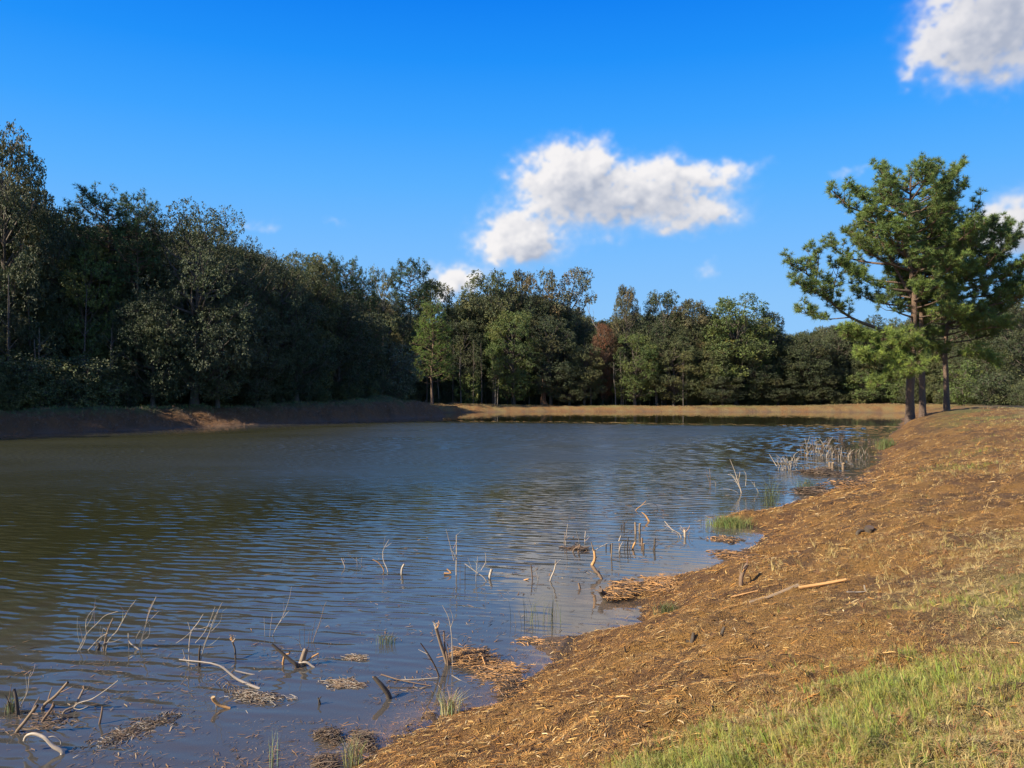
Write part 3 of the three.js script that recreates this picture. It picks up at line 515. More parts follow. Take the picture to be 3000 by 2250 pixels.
{
  const r = rng(300), back = [], under = [], stems = [], hid = (x, z) => { const D = -z, px = CX + (x / D) * F; return [px / V, D]; };
  const line = [[0, 300], [90, 420], [140, 460], [300, 460], [420, 470], [540, 510], [640, 560], [760, 600], [860, 640], [960, 690], [1000, 650], [1060, 620], [1200, 640], [1300, 690], [1400, 670], [1600, 680], [1700, 712], [1800, 702], [2000, 680], [2212, 655], [2600, 660]];
  const roof = (vx) => { if (vx <= 0) return 330; for (let k = 1; k < line.length; k++) if (vx < line[k][0]) return lerp(line[k - 1][1], line[k][1], (vx - line[k - 1][0]) / (line[k][0] - line[k - 1][0])); return 660; };
  for (let x = -95; x < 120; x += 4.1) for (let z = -170; z < 8; z += 4.1) {
    const X = x + r.g() * 1.6, Z = z + r.g() * 1.6, [d] = shore(X, Z), a = r(), b = r(), c = r(), leftSide = X < -6 - 0 * Z && Z > -112;
    if (d < (leftSide ? (hid(X, Z)[0] < -40 || Z > -20 ? 5.5 : 9) : 12) || d > 48) continue;
    if (!leftSide && (Z > -108 || X > 95)) continue;
    if (leftSide && (Z > 2)) continue;
    const ct = clamp((X + 22.5) * -0.925 + (Z + 66) * 0.379, 0, 40), low = leftSide && Math.hypot(X + 22.5 + 0.925 * ct, Z + 66 - 0.379 * ct) < 8; if (low && ct < 8) continue;  // woods cut and lowered along this line so sun reaches the left bank
    const cp = clamp((X + 10.8) * -0.925 + (Z + 112) * 0.379, 0, 26); if (Math.hypot(X + 10.8 + 0.925 * cp, Z + 112 - 0.379 * cp) < 4.5) continue;  // clearing shaped to let sun onto the young pine
    const [vx, D] = hid(X, Z), inFrame = Z < -20 && vx > -200 && vx < 2500, top = inFrame ? EYE + ((HORIZON - (roof(vx) + (vx > 950 ? -4 : 14) + a * (vx > 950 ? 36 : 55)) * V) / F) * D : 13 + a * 5;
    const h = Math.min(clamp(top - ground(X, Z), 6, 21), low ? Math.max(3, 0.62 * ct - 2.2) : 99); back.push([X, Z, h, h * (0.45 + 0.15 * b), c * 6.28, Math.floor(b * 3.999)]);
  }
  mass('woods', 'dense mass of woodland filling in behind the front trees around the lake', 'woods', [[PROTO.far[0], G.dark], [PROTO.far[1], G.oak], [PROTO.far[2], G.dark], [PROTO.far[0], G.olive]], back);
  for (let k = 0; k < 9000 && under.length < 1500; k++) {
    const X = r.r(-75, 90), Z = r.r(-150, -20), [d] = shore(X, Z), leftSide = X < -6 && Z > -112, b = r(), c = r(), e = r();
    if (d < (leftSide ? 6.5 : 10.5) || d > (leftSide ? 15 : 18)) continue; if (!leftSide && b > 0.75) continue; if (!leftSide && Z > -108) { if (!(X > 38 && Z < -84 && d > 9)) continue; }
    const h = (leftSide ? 1.3 + 3.0 * b * b : 0.7 + 2 * b * b) + clamp(d - 8, 0, 6) * 0.45; under.push([X, Z, h, h * (0.9 + 0.6 * c), e * 6.28, Math.floor(c * 2.999)]);
  }
  mass('undergrowth', 'dark tangled undergrowth along the foot of the woods', 'undergrowth', [[PROTO.shrub[0], G.dark], [PROTO.shrub[1], G.oak], [PROTO.shrub[0], G.olive]], under);
  for (let k = 0; k < 9000 && stems.length < 300; k++) {
    const X = r.r(-70, 90), Z = r.r(-140, -25), [d] = shore(X, Z), leftSide = X < -6 && Z > -112, b = r(), c = r();
    if (d < 7.5 || d > 16 || (!leftSide && Z > -110) || X > 26) continue; stems.push([X, Z, 5 + 5 * b, 1.6 + 1.6 * c, c * 6.28, Math.floor(b * 1.999)]);
  }
  mass('thin_stems', 'pale thin stems of young trees crowded at the edge of the woods', 'saplings', [[PROTO.pole[0], G.oak, M.greyBark], [PROTO.pole[1], G.dark, M.bark]], stems);
}

// --- the three pines on the right bank
{
  const D = 56, k = D / F * V, bx = ((1966 * V - CX) / F) * D, bz = -D, by = ground(bx, bz), L = (vx, vy, dz = 0) => [((vx * V - CX) / F) * D - bx, EYE + ((HORIZON - vy * V) / F) * D - by, dz];
  const Y = (vy) => L(0, vy)[1], env = [[360, 0.4, 0.4], [392, 2.0, 1.5], [420, 3.0, 2.6], [460, 4.2, 3.6], [520, 5.4, 3.9], [600, 5.2, 3.7], [650, 4.3, 3.0], [700, 3.4, 2.4], [760, 2.4, 1.6]].map(([v, a, b]) => [Y(v), a, b]);
  const reach = (y) => { for (let i = 1; i < env.length; i++) if (y >= env[i][0]) { const t = clamp((y - env[i][0]) / (env[i - 1][0] - env[i][0]), 0, 1); return [lerp(env[i][1], env[i - 1][1], t), lerp(env[i][2], env[i - 1][2], t)]; } return [1.5, 1]; };
  const o = thing('pine_tree', 'tallest shore pine with a long limb reaching left over the water', 'pine tree', [bx, by, bz]);
  const p = pine(501, {
    H: Y(372), path: [[0, -0.4, 0], L(1966, 840), L(1970, 740, 0.1), L(1974, 640, 0.1), L(1962, 540), L(1968, 440), L(1970, 376)], trunkR: 0.29, cb: 0.4, reach, branches: 56, clumps: 7, tufts: 7, needles: 24, needle: 0.34, wid: 0.03, spread: 0.3, yellow: 0.22,
    limbs: [
      { pts: [L(1968, 742), L(1890, 712, 0.6), L(1826, 688, 0.9), L(1785, 655, 0.9), L(1752, 612, 1), L(1692, 572, 1.1)], rad: 0.15, n: 26, from: 0.4, size: 0.34 },
      { pts: [L(1785, 655, 0.9), L(1752, 640, 1.3), L(1706, 618, 1.4)], rad: 0.06, n: 12, from: 0.25, size: 0.32 },
      { pts: [L(1752, 612, 1), L(1760, 580, 0.7), L(1762, 545, 0.6)], rad: 0.05, n: 9, from: 0.25, size: 0.30 },
      { pts: [L(1785, 655, 0.9), L(1800, 610, 0.4), L(1812, 570, 0.2)], rad: 0.05, n: 9, from: 0.3, size: 0.30 },
      { pts: [L(1826, 688, 0.9), L(1770, 690, 0.6), L(1722, 672, 0.5)], rad: 0.05, n: 10, from: 0.3, size: 0.30, yellow: 0.3 },
      { pts: [L(1968, 640), L(1930, 575, 0.2), L(1895, 520, 0.5), L(1860, 470, 0.6)], rad: 0.12, n: 18, from: 0.35, size: 0.32 },
      { pts: [L(1968, 760, 0), L(1900, 735, 1.2), L(1840, 738, 1.6), L(1805, 725, 1.8)], rad: 0.07, n: 28, from: 0.15, size: 0.34, yellow: 0.36, tone: 1.25 },
      { pts: [L(1968, 780, 0), L(1910, 770, 1.8), L(1860, 778, 2.3), L(1825, 772, 2.5)], rad: 0.06, n: 28, from: 0.15, size: 0.34, yellow: 0.4, tone: 1.3 },
      { pts: [L(1966, 800, 0), L(1925, 805, 1.5), L(1885, 825, 2), L(1858, 838, 2.2)], rad: 0.05, n: 22, from: 0.2, size: 0.30, yellow: 0.36, tone: 1.2 },
      { pts: [L(1968, 770, 0), L(1930, 752, 2.4), L(1905, 748, 3.4)], rad: 0.05, n: 20, from: 0.2, size: 0.32, yellow: 0.36, tone: 1.25 },
      { pts: [L(1966, 770, 0), L(1935, 785, 2.6), L(1905, 810, 3.4)], rad: 0.05, n: 18, from: 0.2, size: 0.34, yellow: 0.36, tone: 1.2 },
      { pts: [L(1970, 720, 0), L(2010, 690, 1.5), L(2050, 682, 2)], rad: 0.06, n: 13, from: 0.25, size: 0.32, yellow: 0.36, tone: 1.1 },
    ],
  });
  part('trunk', p.trunk, M.pineBark, o); part('crown', p.crown, G.hero, o);
}
{
  const D = 57.2, bx = ((1993 * V - CX) / F) * D, bz = -D, by = ground(bx, bz), L = (vx, vy, dz = 0) => [((vx * V - CX) / F) * D - bx, EYE + ((HORIZON - vy * V) / F) * D - by, dz], Y = (vy) => L(0, vy)[1];
  const o = thing('pine_tree', 'slimmer pine close behind and right of the tallest shore pine trunk', 'pine tree', [bx, by, bz]);
  const p = pine(502, { H: Y(440), path: [[0, -0.4, 0], L(1992, 830), L(1990, 740), L(1998, 640, -0.3), L(2015, 540, -0.5), L(2022, 450, -0.6)], trunkR: 0.225, cb: 0.48, branches: 38, clumps: 6, tufts: 7, needles: 22, needle: 0.34, wid: 0.03, spread: 0.3, yellow: 0.15, reach: (y) => { const t = clamp(y / Y(440), 0, 1), w = 3.4 * Math.sqrt(Math.max(0.03, Math.sin(Math.PI * clamp(0.1 + 0.88 * (t - 0.45) / 0.55, 0, 1)))); return [w * 0.7, w]; } });
  part('trunk', p.trunk, M.pineBark, o); part('crown', p.crown, G.hero, o);
}
{
  const D = 58.5, bx = ((2045 * V - CX) / F) * D, bz = -D, by = ground(bx, bz), L = (vx, vy, dz = 0) => [((vx * V - CX) / F) * D - bx, EYE + ((HORIZON - vy * V) / F) * D - by, dz], Y = (vy) => L(0, vy)[1];
  const o = thing('pine_tree', 'rightmost shore pine, standing apart with low spreading dark boughs', 'pine tree', [bx, by, bz]);
  const env = [[486, 0.4, 0.6], [520, 2.4, 2.6], [560, 3, 4], [610, 3.2, 4.6], [660, 3.2, 5], [710, 2.8, 4.6], [760, 2, 3]].map(([v, a, b]) => [Y(v), a, b]);
  const p = pine(503, { H: Y(486), path: [[0, -0.4, 0], L(2044, 830), L(2042, 760), L(2052, 690, -0.2), L(2075, 590, -0.2), L(2085, 496, -0.2)], trunkR: 0.21, cb: 0.36, branches: 56, clumps: 7, tufts: 7, needles: 22, needle: 0.34, wid: 0.03, spread: 0.28, yellow: 0.2, lift: 0.15,
    reach: (y) => { for (let i = 1; i < env.length; i++) if (y >= env[i][0]) { const t = clamp((y - env[i][0]) / (env[i - 1][0] - env[i][0]), 0, 1); return [lerp(env[i][1], env[i - 1][1], t), lerp(env[i][2], env[i - 1][2], t)]; } return [1.6, 2]; },
    limbs: [{ pts: [L(2044, 775), L(2085, 765, 1.2), L(2120, 785, 1.8)], rad: 0.05, n: 16, from: 0.2, size: 0.34, yellow: 0.4, tone: 1.2 }, { pts: [L(2044, 790), L(2020, 765, 0.6), L(2000, 745, 1)], rad: 0.06, n: 9, size: 0.29, yellow: 0.4 }, { pts: [L(2050, 700), L(2100, 670, 1.2), L(2150, 655, 1.6), L(2190, 640, 1.6)], rad: 0.08, n: 20, from: 0.2, size: 0.34, yellow: 0.36, tone: 1.15 }, { pts: [L(2044, 740), L(2090, 715, 1.8), L(2135, 712, 2.4)], rad: 0.06, n: 16, from: 0.2, size: 0.32, yellow: 0.36, tone: 1.25 }, { pts: [L(2075, 590), L(2130, 575, 0.5), L(2170, 540, 0.5), L(2190, 515, 0.4)], rad: 0.06, n: 14, from: 0.3, size: 0.29 }, { pts: [L(2060, 640), L(2130, 640, 0), L(2180, 625, -0.2), L(2210, 590, -0.2)], rad: 0.07, n: 16, from: 0.3, size: 0.30 }] });
  part('trunk', p.trunk, M.pineBark, o); part('crown', p.crown, G.hero, o);
}

// ---------------------------------------------------------------- litter, straw and grass on the banks
function scatter(name, label, category, geo, mat, list) {   // list: [x, y, z, quaternion, scale, color]
  const im = new THREE.InstancedMesh(geo, mat, list.length), m4 = new THREE.Matrix4(), c = new THREE.Color();
  im.name = numbered(name); im.castShadow = im.receiveShadow = true;
  list.forEach(([x, y, z, q, s, col], k) => { im.setMatrixAt(k, m4.compose(new THREE.Vector3(x, y, z), q, s)); im.setColorAt(k, c.setRGB(...col)); });
  scene.add(tag(im, label, category, null, 'stuff')); return im;
}
const chipGeo = (() => { const g = new Geo(); g.tube([[-0.5, 0, 0], [-0.2, 0.05, 0.05], [0.2, 0.06, -0.02], [0.5, 0.0, 0.03]], [0.03, 0.075, 0.08, 0.02], 5, null, { cap: true }); return g.build(true); })();
const bladeGeo = (() => { const g = new Geo(), r = rng(44); for (let k = 0; k < 7; k++) { const a = r() * 6.283, o = [r.g() * 0.2, 0, r.g() * 0.2], l = r.r(0.4, 1), out = r.r(0.15, 0.95), w = r.r(0.013, 0.026), s = [Math.sin(a) * w, 0, -Math.cos(a) * w], m = add(o, [Math.cos(a) * out * 0.35, l * 0.6, Math.sin(a) * out * 0.35]), t = add(o, [Math.cos(a) * out, l * (1 - out * 0.35), Math.sin(a) * out]), c = [1, 1, 1]; g.tri(add(o, s), add(o, s, -1), add(m, s, 0.8), c); g.tri(add(o, s, -1), add(m, s, -0.8), add(m, s, 0.8), c); g.tri(add(m, s, 0.8), add(m, s, -0.8), t, c); } const b = g.build(false); b.deleteAttribute('color'); return b; })();
const flatGeo = (() => { const g = new Geo(), r = rng(45); for (let k = 0; k < 6; k++) { const a = r() * 6.283, o = [r.g() * 0.4, 0.02, r.g() * 0.4], l = r.r(0.5, 1), w = r.r(0.012, 0.028), d = [Math.cos(a), 0, Math.sin(a)], s = [-d[2] * w, 0, d[0] * w], m = add(o, [d[0] * l * 0.5, r.r(0.05, 0.16), d[2] * l * 0.5]), t = add(o, [d[0] * l, r.r(0, 0.1), d[2] * l]), c = [1, 1, 1]; g.tri(add(o, s), add(o, s, -1), add(m, s), c); g.tri(add(o, s, -1), add(m, s, -1), add(m, s), c); g.tri(add(m, s), add(m, s, -1), t, c); } const b = g.build(false); b.deleteAttribute('color'); return b; })();
const NX = 0.88, NZ = 0.47;                  // across the right bank, up from the water
function slopeTurn(x, z, yaw, r, wob) { const e = 0.25, gx = (ground(x + e, z) - ground(x - e, z)) / (2 * e), gz = (ground(x, z + e) - ground(x, z - e)) / (2 * e), n = new THREE.Vector3(-gx + r.g() * wob, 1, -gz + r.g() * wob).normalize(); return new THREE.Quaternion().setFromUnitVectors(new THREE.Vector3(0, 1, 0), n).multiply(new THREE.Quaternion().setFromAxisAngle(new THREE.Vector3(0, 1, 0), yaw)); }
const onBank = (r, near, far, pow = 1) => { const D = near * Math.pow(far / near, Math.pow(r(), pow)), a = r.r(-38, 64) * R2; return [Math.sin(a) * D, -Math.cos(a) * D, D]; };
{
  const r = rng(600), chips = [], straw = [], tall = [], dry = [];
  for (let k = 0; k < 420000 && chips.length < 52000; k++) {
    const [x, z, D] = onBank(r, 2, 48), s = shore(x, z), d = s[0]; if (d < -4 || d > 5.5) continue; if (d < -0.12 && (r() > 0.3 || fbm(x * 1.2, z * 1.2, 3, 95) < 0.02)) continue;
    const want = Math.exp(-Math.pow(Math.max(0, Math.abs(d) - 0.9) / 1.5, 2)) * 0.95 + 0.08; if (r() > want) continue;
    const L = (0.016 + 0.07 * Math.pow(r(), 3.4)) * clamp(D / 12, 0.75, 1.8), t = r(), n = noise(x * 1.5, z * 1.5, 88);
    const c = t < 0.5 ? [0.40, 0.19, 0.042] : t < 0.7 ? [0.54, 0.34, 0.105] : t < 0.76 ? [0.62, 0.45, 0.22] : t < 0.9 ? [0.17, 0.075, 0.024] : [0.07, 0.038, 0.018], q = (0.8 + 0.4 * r()) * (1 + 0.25 * n);
    chips.push([x, heightFrom(s[0], s[1], s[2], x, z) + L * 0.04 + 0.004, z, slopeTurn(x, z, r() * 6.283, r, 0.35), new THREE.Vector3(L * r.r(0.8, 1.6), L * r.r(0.5, 1), L * r.r(0.6, 1.3)), c.map((v) => v * q)]);
  }
  scatter('wood_chips', 'orange and pale wood chips strewn over the right bank', 'wood chips', chipGeo, M.straw, chips);
  for (let k = 0; k < 700000 && straw.length < 125000; k++) {
    const [x, z, D] = onBank(r, 1.4, 60), s = shore(x, z), d = s[0]; if (d < -3.5 || d > 12) continue; if (d < 0.02 && (r() > 0.5 || fbm(x * 1.2, z * 1.2, 3, 95) < 0)) continue;
    const L = r.r(0.04, 0.11) * clamp(D / 11, 0.65, 2), t = r(), n = noise(x * 0.8, z * 0.8, 89), hi = smoothstep(d + n * 1.4 - 2.2 * smoothstep(D, 7, 16), 2.2, 4), c = mix3(t < 0.42 ? [0.48, 0.245, 0.058] : t < 0.66 ? [0.27, 0.135, 0.035] : t < 0.8 ? [0.62, 0.40, 0.14] : [0.07, 0.036, 0.015], t < 0.4 ? [0.58, 0.43, 0.17] : t < 0.7 ? [0.40, 0.29, 0.11] : t < 0.85 ? [0.3, 0.29, 0.07] : [0.36, 0.15, 0.05], hi);
    straw.push([x, heightFrom(s[0], s[1], s[2], x, z), z, slopeTurn(x, z, r() * 6.283, r, 0.2), new THREE.Vector3(L, L, L), c]);
  }
  {
    const q = [];
    for (let k = 0; k < 220000 && q.length < 11000; k++) {
      const [x, z, D] = onBank(r, 4, 24, 1.2), d = shore(x, z)[0]; if (d > -0.05 || d < -5) continue;
      const n = fbm(x * 1.1, z * 1.1, 4, 171) + 0.5 * fbm(x * 4, z * 4, 3, 172); if (r() > smoothstep(n, -0.08, 0.4) * Math.exp(d / 3.2) * (D < 9 ? 1 : 0.35) + 0.5 * Math.exp(d * 7)) continue;
      const L = (0.012 + 0.06 * Math.pow(r(), 3)) * clamp(D / 9, 0.8, 2), t = r(), c = t < 0.45 ? [0.16, 0.095, 0.05] : t < 0.75 ? [0.3, 0.17, 0.075] : t < 0.9 ? [0.07, 0.045, 0.03] : [0.42, 0.3, 0.16];
      q.push([x, 0.004 + 0.004 * r(), z, new THREE.Quaternion().setFromEuler(new THREE.Euler(r.g() * 0.12, r() * 6.283, r.g() * 0.12)), new THREE.Vector3(L * r.r(0.8, 1.8), L * 0.35, L * r.r(0.5, 1.2)), c]);
    }
    scatter('floating_litter', 'brown leaf and bark litter floating in the shallows along the right bank', 'litter', chipGeo, M.straw, q);
  }
  scatter('straw', 'matted dead grass and bark straw covering the right bank', 'straw', flatGeo, M.straw, straw);
  // green grass: the tufts up the slope in front of the camera, and thin green over the bank top
  const spots = [[2.35, -4.75, 0.5, 1.0], [1.9, -4.35, 0.5, 0.8], [1.35, -4.05, 0.55, 0.9], [0.95, -3.85, 0.5, 1], [0.6, -3.8, 0.4, 0.8], [0.3, -3.85, 0.35, 0.5], [1.25, -3.5, 0.45, 0.6], [2.6, -5.1, 0.35, 0.8], [0.75, -4.3, 0.3, 0.5], [3.6, -6.4, 0.5, 0.4]];
  for (let k = 0; k < 900000 && tall.length < 40000; k++) {
    const [x, z, D] = onBank(r, 1.4, 50, 1.4), s = shore(x, z), d = s[0]; if (d < 1.2 || d > 11) continue;
    let want = smoothstep(fbm(x * 0.5, z * 0.5, 4, 101) + 0.8 * fbm(x * 0.13, z * 0.13, 3, 121) + 0.25 * fbm(x * 4, z * 4, 3, 131), -0.05, 0.4) * smoothstep(d, 1.8, 4) * lerp(0.12, 0.45, smoothstep(D, 5, 14));
    let lush = 0; for (const [sx, sz, sr, sw] of spots) { const q = Math.hypot(x - sx, z - sz) / sr; lush = Math.max(lush, sw * Math.exp(-q * q)); } want = Math.max(want, lush * 0.62 * (0.4 + 1.2 * smoothstep(noise(x * 3, z * 3, 77), -0.5, 0.5)));
    if (r() > want) continue;
    const L = (0.03 + 0.045 * r() + 0.075 * lush * r()) * clamp(D / 9, 1, 2), t = r(), c = mix3(t < 0.45 ? [0.26, 0.27, 0.034] : t < 0.75 ? [0.38, 0.345, 0.06] : [0.54, 0.41, 0.13], [0.32, 0.35, 0.042], lush * 0.55);
    tall.push([x, heightFrom(s[0], s[1], s[2], x, z) - 0.003, z, slopeTurn(x, z, r() * 6.283, r, 0.3), new THREE.Vector3(L * 0.9, L * r.r(0.8, 1.3), L * 0.9), c.map((v) => v * r.r(0.8, 1.2))]);
  }
  scatter('green_grass', 'fresh green grass sprouting on the upper right bank', 'grass', bladeGeo, leafMatPlain(), tall);
  for (let k = 0; k < 700000 && dry.length < 56000; k++) {
    const [x, z, D] = onBank(r, 1.4, 60, 1.15), s = shore(x, z), d = s[0]; if (d < 1.0 || d > 12) continue; if (r() > smoothstep(d + noise(x * 0.5, z * 0.5, 90) * 1.8 - 1.8 * smoothstep(D, 7, 16), 1.8, 4.4)) continue;
    const L = r.r(0.03, 0.085) * (r() < 0.12 ? 1.9 : 1) * clamp(D / 8, 0.9, 2), t = r(), c = t < 0.5 ? [0.56, 0.41, 0.145] : t < 0.8 ? [0.42, 0.31, 0.09] : [0.30, 0.14, 0.045];
    dry.push([x, heightFrom(s[0], s[1], s[2], x, z) - 0.003, z, slopeTurn(x, z, r() * 6.283, r, 0.5), new THREE.Vector3(L, L * r.r(0.5, 1.2), L), c]);
  }
  scatter('dry_grass', 'short dry tan grass on top of the right bank', 'grass', bladeGeo, leafMatPlain(), dry);
  // rough grass and rubble that break the outline of the far and left banks
  const rough = [];
  for (let k = 0; k < 120000 && rough.length < 18000; k++) {
    const x = r.r(-45, 56), z = r.r(-120, -38), s = shore(x, z), d = s[0], left = x < -7 && z > -98.5; if (d < 0.05 || d > 8 || (!left && z > -100)) continue;
    const L = r.r(0.12, 0.34) * (left ? 1 : 0.6), t = r(), top = smoothstep(d, 1.5, 4), c = left ? mix3(t < 0.5 ? [0.22, 0.14, 0.08] : [0.32, 0.18, 0.09], [0.19, 0.24, 0.06], top * (t < 0.75 ? 1 : 0)) : mix3(t < 0.4 ? [0.52, 0.28, 0.09] : t < 0.75 ? [0.58, 0.42, 0.17] : [0.24, 0.13, 0.05], [0.27, 0.28, 0.07], (0.3 + 0.7 * top) * (t < 0.6 && noise(x * 0.12, z * 0.2, 61) > -0.1 ? 0.9 : 0));
    rough.push([x, heightFrom(s[0], s[1], s[2], x, z) - 0.02, z, slopeTurn(x, z, r() * 6.283, r, 0.5), new THREE.Vector3(L * 1.5, L, L * 1.5), c]);
  }
  scatter('rough_grass', 'rough brown and green grass on the left and far banks', 'grass', bladeGeo, leafMatPlain(), rough);
}
function leafMatPlain() { return (leafMatPlain.m ??= new THREE.MeshPhysicalMaterial({ color: 0xffffff, roughness: 0.9, transmission: 0.3, thickness: 0, side: THREE.DoubleSide })); }

// ---------------------------------------------------------------- dead sticks, stumps and floating debris, each at its own depth
const WOODS = { bark: [0.25, 0.175, 0.105], pale: [0.46, 0.37, 0.26], grey: [0.36, 0.30, 0.22], orange: [0.55, 0.29, 0.10], dark: [0.075, 0.055, 0.035], brown: [0.2, 0.125, 0.07] };
// crops of the photograph that the coordinates below were read from: [left, top, scale]
const C4 = [0, 1650, 2.765], C5 = [700, 1500, 2.2125], C6 = [1300, 1450, 2.458], C7 = [1900, 1200, 2.011];
// stems: [part name, colour, radius at foot in mm, radius at tip in mm, points...]; the thing stands where its foot meets the water or the land
function sticks(name, label, category, crop, foot, stems, group, seed = 1) {
  const r = rng(seed * 7919 + foot[0] * 13 + foot[1]), ph = (q) => [crop[0] + q[0] / crop[2], crop[1] + q[1] / crop[2]], [fx, fy] = ph(foot), D = landDepth(fx, fy), b = at(fx, fy, D), y = Math.max(-0.06, ground(b[0], b[2]));
  b[1] = y > 0 ? y : 0; const o = thing(name, label, category, b, group);
  for (const [nm, col, r0, r1, ...pts] of stems) {
    const low = pts[0][1] > pts[pts.length - 1][1], span = 0.35 * Math.hypot(pts[0][0] - pts[pts.length - 1][0], pts[0][1] - pts[pts.length - 1][1]) / crop[2] / F * D, tip = r.g() * span, foot0 = r.g() * 0.04;
    const P = pts.map((q, k) => { const [px, py] = ph(q), t = k / (pts.length - 1), d = D + lerp(foot0, tip, t) + r.g() * 0.006, w = at(px, py, d); if (b[1] > 0 && nm === 'log') w[1] = ground(w[0], w[2]) + r0 / 1000; return [w[0] - b[0], w[1] - b[1], w[2] - b[2]]; });
    const first = low ? P[0] : P[P.length - 1]; if (first[1] < 0.09 && nm !== 'slab' && nm !== 'log') { const e = [first[0] + r.g() * 0.02, -0.3, first[2]]; low ? P.unshift(e) : P.push(e); }
    const g = new Geo(), c = WOODS[col], cv = bend(P, 4), n = cv.length, rad = taper(n, r0 / 850, r1 / 850, 0.9), thick = Math.max(r0, r1) > 12;
    g.tube(cv, rad, thick ? 9 : 6, (t, j) => { const q = 0.78 + 0.44 * hash(j, Math.round(t * n * 2), seed); return [c[0] * q, c[1] * q, c[2] * q]; }, { rough: thick ? 0.3 : 0.15, cap: thick, capColor: col === 'dark' ? [0.12, 0.08, 0.05] : [0.42, 0.28, 0.13] });
    part(nm, g.build(true), M.stick, o);
    if (nm === 'stem' && n > 8) for (let k = 0; k < 2 + Math.floor(r() * 2); k++) {
      const i = Math.floor(n * r.r(0.35, 0.85)), v = norm(add(cv[Math.min(n - 1, i + 1)], cv[i - 1], -1)), l = r.r(0.12, 0.3) * Math.hypot(...add(cv[n - 1], cv[0], -1)), d = norm(add(v, r.dir(), 0.8)), e = add(cv[i], d, l), t = new Geo();
      if (e[1] > 0.02) { t.tube(bend([cv[i], add(add(cv[i], d, l * 0.5), r.dir(), l * 0.08), e], 3), taper(7, rad[i] * 0.55, rad[i] * 0.25), 5, c.map((q) => q * r.r(0.8, 1.1))); part('twig', t.build(true), M.stick, o); }
    }
  }
  return o;
}
const frayed = (c, x, y, s, seed) => { const r = rng(seed), out = []; for (let k = 0; k < 6; k++) out.push(['splinter', k % 2 ? 'orange' : 'pale', 5, 2, [x + r.g() * s * 0.3, y], [x + r.g() * s * 0.6, y - s * 0.5], [x + r.g() * s * 1.1, y - s * r.r(0.7, 1.2)]]); return out; };

sticks('dead_shrub', 'leftmost of three drowned grey shrubs, long curved twigs leaning right', 'dead shrub', C4, [820, 700], [
  ['stem', 'grey', 5, 2.5, [600, 780], [650, 690], [720, 560], [800, 480], [860, 420], [965, 385]], ['stem', 'pale', 4, 2.5, [700, 740], [760, 660], [830, 590], [885, 560]], ['stem', 'pale', 4, 2, [650, 720], [690, 640], [712, 572], [705, 500], [720, 430], [790, 345]],
  ['stem', 'bark', 10, 6, [855, 690], [870, 590], [900, 500], [930, 435]], ['stem', 'pale', 5.5, 3, [880, 640], [960, 540], [1010, 450], [1060, 360], [1103, 303]], ['twig', 'grey', 3, 2, [850, 645], [930, 630], [1000, 600]], ['stub', 'dark', 16, 9, [800, 710], [815, 660], [790, 630]], ['stub', 'dark', 15, 8, [850, 720], [862, 660], [868, 560]], ['twig', 'grey', 3, 2, [780, 690], [830, 610], [850, 520], [870, 540]]]);
sticks('dead_shrub', 'middle of three drowned grey shrubs, on a curled pale root', 'dead shrub', C4, [1150, 690], [
  ['stem', 'pale', 5.5, 3, [1090, 735], [1140, 650], [1180, 530], [1220, 390], [1275, 265]], ['twig', 'grey', 3.5, 2, [1110, 610], [1170, 510], [1230, 450], [1300, 380]], ['root', 'pale', 6, 8, [1050, 560], [1060, 630], [1120, 680], [1210, 735], [1260, 715]], ['root', 'dark', 8, 6, [1260, 715], [1310, 750], [1345, 800]], ['twig', 'grey', 3.5, 2, [1150, 640], [1210, 590], [1225, 520], [1215, 480]], ['twig', 'pale', 3, 2, [1060, 720], [1050, 640], [1052, 560]], ['stem', 'grey', 4, 2, [1160, 640], [1168, 580], [1195, 480]]], null, 2);
sticks('dead_shrub', 'rightmost of three drowned grey shrubs, many thin upright twigs', 'dead shrub', C4, [1600, 825], [
  ['stem', 'pale', 6, 3, [1540, 750], [1545, 620], [1560, 545], [1610, 480], [1655, 405]], ['twig', 'grey', 3, 2, [1440, 640], [1510, 590], [1560, 545]], ['twig', 'grey', 3, 2, [1560, 560], [1545, 520], [1530, 470]], ['stem', 'grey', 5.5, 2, [1630, 820], [1660, 680], [1700, 570], [1740, 450], [1810, 310]], ['twig', 'pale', 3, 1.5, [1590, 640], [1660, 560], [1710, 460], [1750, 345]], ['twig', 'grey', 3, 1.5, [1640, 700], [1700, 570], [1790, 470], [1808, 400]], ['stub', 'dark', 12, 8, [1620, 830], [1625, 700], [1630, 660]], ['root', 'grey', 4, 4, [1490, 690], [1530, 800], [1600, 825]], ['root', 'bark', 6, 4, [1600, 828], [1680, 832], [1745, 838]], ['twig', 'grey', 2.5, 1.5, [1700, 570], [1770, 400], [1775, 385]]], null, 3);
sticks('stump', 'slim stick with a frayed pale head right of the drowned shrubs', 'stump', C4, [1915, 775], [['stem', 'dark', 9, 7, [1915, 775], [1910, 690], [1890, 630]], ...frayed(C4, 1895, 630, 55, 11), ['twig', 'pale', 4, 3, [1900, 830], [1895, 780], [1970, 825]]], null, 4);
sticks('broken_stick', 'thick leaning stick farthest out in the lower left corner group', 'stick', C4, [360, 1165], [['stem', 'bark', 12, 9, [360, 1165], [460, 1070], [565, 955]]], null, 5);
sticks('broken_stick', 'thick leaning stick nearest the camera in the lower left corner group', 'stick', C4, [140, 1385], [['stem', 'bark', 12, 10, [140, 1385], [220, 1270], [320, 1140]]], null, 6);
sticks('broken_stick', 'short leaning stick between the two thick ones at lower left', 'stick', C4, [360, 1275], [['stem', 'brown', 12, 9, [360, 1275], [410, 1200], [455, 1135]]], null, 7);
